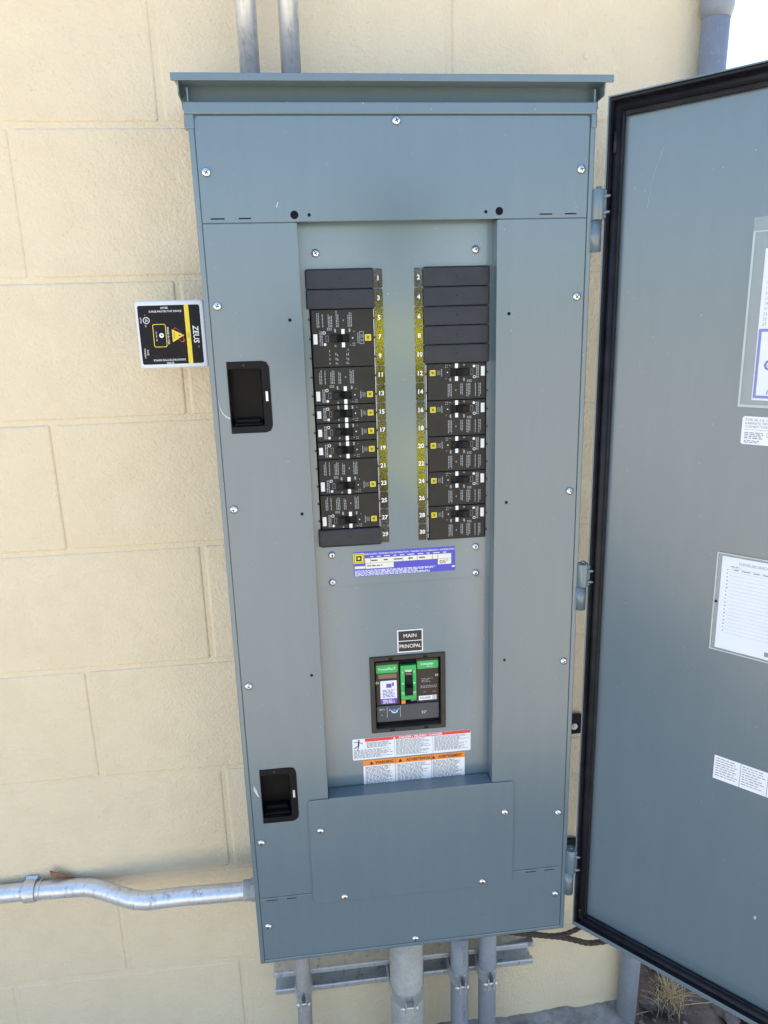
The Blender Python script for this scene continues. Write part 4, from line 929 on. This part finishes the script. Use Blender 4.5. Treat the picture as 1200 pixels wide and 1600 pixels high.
# strut clamps with bolts
def clamp(cx, cy, r, z, label, drop=0.0):
    mb = MB(); root = None
    for s in (-1, 1):
        pts = [(cx + s*(r+.12), 4.75, z+.1), (cx + s*(r+.10), cy+.2, z+.05)]
        for k in range(6):
            a = R_(90*k/5*0.86); pts.append((cx + s*(r+.06)*math.cos(a), cy - (r+.06)*math.sin(a), z - .12*k/5))
        ex = cx + s*.30*max(.8, r)
        pts.append((ex, cy - r - .30, z-.14)); pts.append((ex, cy - r - .62, z-.16))
        ribbon(mb, pts, (0, 0, 1), .95, .085*s)
    o = mb.build('pipe_clamp', 'galvanized_strut', None, loc=(cx, 4.6, z), bev=.015); tag(o, label, 'pipe clamp', 'strut clamps')
    mb = MB(); yb = cy - r - .46; e = .30*max(.8, r)
    mb.tube([(cx-e-.32, yb, z-.15), (cx+e+.2, yb, z-.15)], .10, 10); mb.tube([(cx-e-.22, yb, z-.15), (cx-e-.04, yb, z-.15)], .19, 6); mb.tube([(cx+e+.04, yb, z-.15), (cx+e+.16, yb, z-.15)], .20, 12); mb.build('clamp_bolt', 'zinc_bright', o)
clamp(-7.62, 3.75, .52, -30.2, 'small strut clamp round the thin left conduit')
clamp(-.25, 3.05, 1.19, -30.2, 'large strut clamp round the thick middle conduit')
clamp(3.72, 3.65, .655, -30.2, 'strut clamp round the open plastic sleeve')
clamp(5.80, 3.65, .655, -30.2, 'strut clamp round the scuffed plastic conduit')
# corner pipe beyond the wall
mb = MB(); mb.tube([(18.98, 5.35, 33.0), (18.55, 5.35, 0), (17.75, 5.35, -32), (17.55, 5.35, -43)], .76, 24); cp = mb.build('plastic_conduit', 'pvc_scuffed', None, loc=(17.55, 5.35, -43)); tag(cp, 'tall grey plastic pipe at the corner of the building behind the door', 'conduit')
mb = MB(); mb.tube([(18.98, 5.35, 32.0), (18.99, 5.35, 32.5), (19.02, 5.35, 34.2), (19.6, 5.35, 80)], .88, 24, True, lambda k: (.77, .90, .90, .90)[k]); mb.build('pipe_socket', 'pvc_grey', cp)
# black mounting feet seen in the gap beside the door
for z, w_ in ((-11.3, 0), (-21.6, 1)):
    mb = MB(); mb.prism(rrect(9.9, 13.4, z-1.45, z+.05, .5, 5, (0,1,1,0)), 5.72, 5.95); f = mb.build('mounting_foot', 'toggle_plastic', encl, bev=.03)
    mb = MB(); mb.tube([(12.45, 5.72, z-.75), (12.45, 5.5, z-.75)], .24, 12); mb.tube([(12.45, 5.5, z-.75), (12.45, 5.44, z-.75)], .12, 10); mb.build('foot_bolt', 'zinc_bright', f, bev=.02)

# ------------------------------------------------------------------ weathered stranded cable looping out below the panel
def twisted(name, path, r, label):
    P = [Vector(p) for p in path]; dense = []
    for k in range(len(P)-1):
        p0, p1_, p2_, p3 = P[max(k-1, 0)], P[k], P[k+1], P[min(k+2, len(P)-1)]
        for j in range(14):
            t = j/14; dense.append(0.5*((2*p1_) + (p2_-p0)*t + (2*p0-5*p1_+4*p2_-p3)*t*t + (3*p1_-p0-3*p2_+p3)*t**3))
    dense.append(P[-1]); mb = MB()
    for s in range(4):
        q = []; L = 0
        for k, p in enumerate(dense):
            t = (dense[min(k+1, len(dense)-1)] - dense[max(k-1, 0)]).normalized(); a = t.cross(Vector((0, 0, 1))).normalized(); b = t.cross(a)
            if k: L += (p - dense[k-1]).length
            ph = L*3.4 + 2*math.pi*s/4; q.append(p + (a*math.cos(ph) + b*math.sin(ph))*r*.62)
        mb.tube(q, r*.46, 7)
    o = mb.build(name, 'copper_weathered', None, loc=tuple(P[0])); return tag(o, label, 'ground cable', 'stranded ground cables')
twisted('stranded_cable', [(4.5, 4.9, -27.2), (7.5, 4.6, -28.0), (9.6, 4.45, -28.4), (10.6, 4.45, -28.72), (11.84, 4.5, -28.82), (12.58, 4.5, -28.62), (13.2, 4.4, -28.2), (14.2, 4.2, -27.4), (15.5, 4.0, -26.6)], .17, 'upper dark twisted cable rising behind the door')
twisted('stranded_cable', [(5.0, 5.2, -27.9), (8.5, 5.0, -28.7), (10.6, 4.85, -29.1), (11.9, 4.8, -29.4), (12.9, 4.75, -29.75), (13.9, 4.75, -30.15), (15.0, 4.75, -30.2), (16.2, 4.7, -30.1), (17.5, 4.5, -29.6), (19, 4.3, -29)], .20, 'lower dark twisted cable sagging below the door')

# ------------------------------------------------------------------ dry grass tuft by the corner
mb = MB(); rg = random.Random(11)
for k in range(85):
    bx, by = 22.0 + rg.gauss(0, .45), 6.6 + rg.gauss(0, .5); a = rg.uniform(0, 2*math.pi); L = rg.uniform(1.6, 4.6); lean = rg.uniform(.15, 1.0); P = []
    for j in range(6):
        t = j/5; P.append((bx + math.cos(a)*lean*L*t*t*.8 + rg.gauss(0, .05), by + math.sin(a)*lean*L*t*t*.8 + rg.gauss(0, .05), GZ + .2 + L*(t - .35*lean*t*t)))
    mb.tube(P, .03, 4, False, lambda q: .036*(1-q/6.5))
for (ex, ey, ez) in ((20.6, 8.5, -35.5), (21.3, 8.6, -35.0), (26, 5.5, -38.6), (18.9, 6.0, -39.2), (24.3, 8.0, -37)):
    P = [(22.0 + (ex-22.0)*t, 6.6 + (ey-6.6)*t, GZ+.3 + (ez-GZ-.3)*(1-(1-t)**1.6)) for t in (0, .2, .4, .6, .8, 1)]; mb.tube(P, .035, 4, False)
tag(mb.build('dry_grass_tuft', 'dry_straw', None, loc=(22, 6.6, GZ)), 'tuft of dry straw-coloured grass growing in the dirt below the door', 'grass')

# ------------------------------------------------------------------ the photographer, standing in the sun behind the camera; the glossy number strips mirror the vest
plain('hi_vis_yellow', (0.95, 0.90, 0.015), 0.7, var=0.05, vscale=40); plain('reflective_tape', (0.6, 0.6, 0.62), 0.4); plain('dark_trousers', (0.035, 0.037, 0.045), 0.9); plain('skin', (0.36, 0.20, 0.13), 0.55); plain('dark_shirt', (0.03, 0.03, 0.035), 0.9); plain('boot_leather', (0.10, 0.06, 0.035), 0.7); plain('phone_black', (0.01, 0.01, 0.011), 0.2)
per = empty('person', (9, -54, GZ)); per.location.x -= 2*I; tag(per, 'person in a yellow safety vest standing behind the camera holding a phone', 'person')
J = [(9, -54, -2), (9, -54, 6), (9, -53.6, 13), (9, -53.6, 18), (9, -53, 21.5), (9, -52.6, 26), (9, -52.8, 29.5),
     (5.5, -54, -4), (5, -53.6, -20), (5, -54.2, -36.5), (5, -50.5, -38.8), (12.5, -54, -4), (13, -53.6, -20), (13, -54.2, -36.5), (13, -50.5, -38.8),
     (2.6, -53.4, 16.6), (-0.6, -50.5, 8.0), (-4.4, -43.6, 13.2), (15.4, -53.4, 16.6), (14.2, -49.5, 7.5), (-1.2, -43.4, 12.0)]
RD = [5.4, 5.2, 5.6, 4.6, 2.3, 3.6, 2.8, 3.6, 2.5, 1.6, 1.4, 3.6, 2.5, 1.6, 1.4, 2.5, 1.8, 1.2, 2.5, 1.8, 1.2]
ED = [(0,1),(1,2),(2,3),(3,4),(4,5),(5,6),(0,7),(7,8),(8,9),(9,10),(0,11),(11,12),(12,13),(13,14),(3,15),(15,16),(16,17),(3,18),(18,19),(19,20)]
me = bpy.data.meshes.new('body'); O3 = ORG[per.name]
me.from_pydata([tuple((Vector(p)-O3)*I) for p in J], ED, []); bo = link('body', me, per, O3)
sk = bo.modifiers.new('skin', 'SKIN'); sk.use_smooth_shade = True
for v, r in zip(me.skin_vertices[0].data if me.skin_vertices else [], RD): v.radius = (r*I, r*I)
if not me.skin_vertices:
    bm_ = bmesh.new(); bm_.from_mesh(me); ly = bm_.verts.layers.skin.verify(); bm_.verts.ensure_lookup_table()
    for k, v in enumerate(bm_.verts): v[ly].radius = (RD[k]*I, RD[k]*I); v[ly].use_root = (k == 0)
    bm_.to_mesh(me); bm_.free()
ss = bo.modifiers.new('sub', 'SUBSURF'); ss.levels = 2; ss.render_levels = 2
m_, nt_, bs_ = new_mat('body_clothes'); gp = pos(nt_); sp_ = N(nt_, 'ShaderNodeSeparateXYZ'); nt_.links.new(gp, sp_.inputs[0])
a_ = math_(nt_, 'GREATER_THAN', sp_.outputs[2], (GZ+4)*I + ZG*I); b_ = math_(nt_, 'GREATER_THAN', sp_.outputs[2], (-2+ZG)*I); c_ = math_(nt_, 'GREATER_THAN', sp_.outputs[2], (19.5+ZG)*I)
cc_ = mixc(nt_, a_, (0.10, 0.06, 0.035), (0.055, 0.036, 0.026)); cc_ = mixc(nt_, b_, cc_, (0.03, 0.03, 0.035)); cc_ = mixc(nt_, c_, cc_, (0.10, 0.055, 0.038))
nt_.links.new(cc_, bs_.inputs['Base Color']); bs_.inputs['Roughness'].default_value = 0.8; me.materials.append(m_)
def shell(rings, name, mat, n=28, hem=0.0):
    mb = MB(); rows = []
    for cx, cy, z, rx, ry in rings: rows.append([mb._v((cx + rx*math.cos(2*math.pi*k/n), cy + ry*math.sin(2*math.pi*k/n), z)) for k in range(n)])
    for v in rows[0]: v.co.z -= hem*(v.co.x-9)
    for a, b in zip(rows, rows[1:]):
        for k in range(n): mb.bm.faces.new((a[k], a[(k+1) % n], b[(k+1) % n], b[k])).smooth = True
    return mb.build(name, mat, per)
shell([(9, -54, -4, 7.6, 6.4), (9, -54, 3, 7.4, 6.2), (9, -54, 7, 7.3, 6.0), (9, -53.7, 11.5, 7.8, 6.3), (9, -53.7, 15.2, 7.4, 6.1), (9, -53.6, 16.6, 6.4, 5.7)], 'vest', 'hi_vis_yellow', hem=0.8)
for z in (4.5, 11.0): shell([(9, -54, z-1, 7.55, 6.35), (9, -54, z+1, 7.55, 6.35)], 'vest_stripe', 'reflective_tape')
shell([(9, -52.6, 26.6, 4.1, 4.4), (9, -52.6, 28.5, 4.0, 4.3), (9, -52.8, 30.3, 3.2, 3.5), (9, -52.8, 31.2, 1.2, 1.4)], 'cap', 'dark_shirt')
mb = MB(); mb.prism([(5.6+6.8*k/8, 26.5+.25*math.sin(math.pi*k/8)) for k in range(9)] + [(12.4-6.8*k/8, 26.8+.25*math.sin(math.pi*(8-k)/8)) for k in range(9)], -58.8+8.6, -55+7.5); mb.build('cap_peak', 'dark_shirt', per)
mb = MB()                                                       # the hand round the phone: palm, four fingers and a thumb
for k in range(4): mb.tube([(-4.2, -43.2, 13.6+.5*k), (-5.3, -42.2, 14.0+.6*k), (-6.6, -41.7, 14.1+.6*k)], .32, 8, True, lambda q: (.36, .34, .26)[q])
mb.tube([(-4.3, -43.4, 13.8), (-4.0, -42.2, 15.4), (-4.2, -41.6, 16.4)], .38, 8, True, lambda q: (.45, .38, .28)[q]); mb.tube([(-4.4, -43.6, 13.0), (-4.3, -43.0, 14.6)], .9, 10); mb.build('hand', 'skin', per)
back = -cf
PM = Matrix((cr, -cu, back)).transposed().to_4x4(); PM.translation = Vector((-5.555, -39.5388, 16.308)) + back*.55
mb = MB(PM); mb.box(-1.0, 2.0, -1.0, 5.4, 0, .33); tag(mb.build('phone', 'phone_black', None, loc=(-5.5, -40, 14), bev=.12, seg=3), 'black phone held up behind the camera position', 'phone')
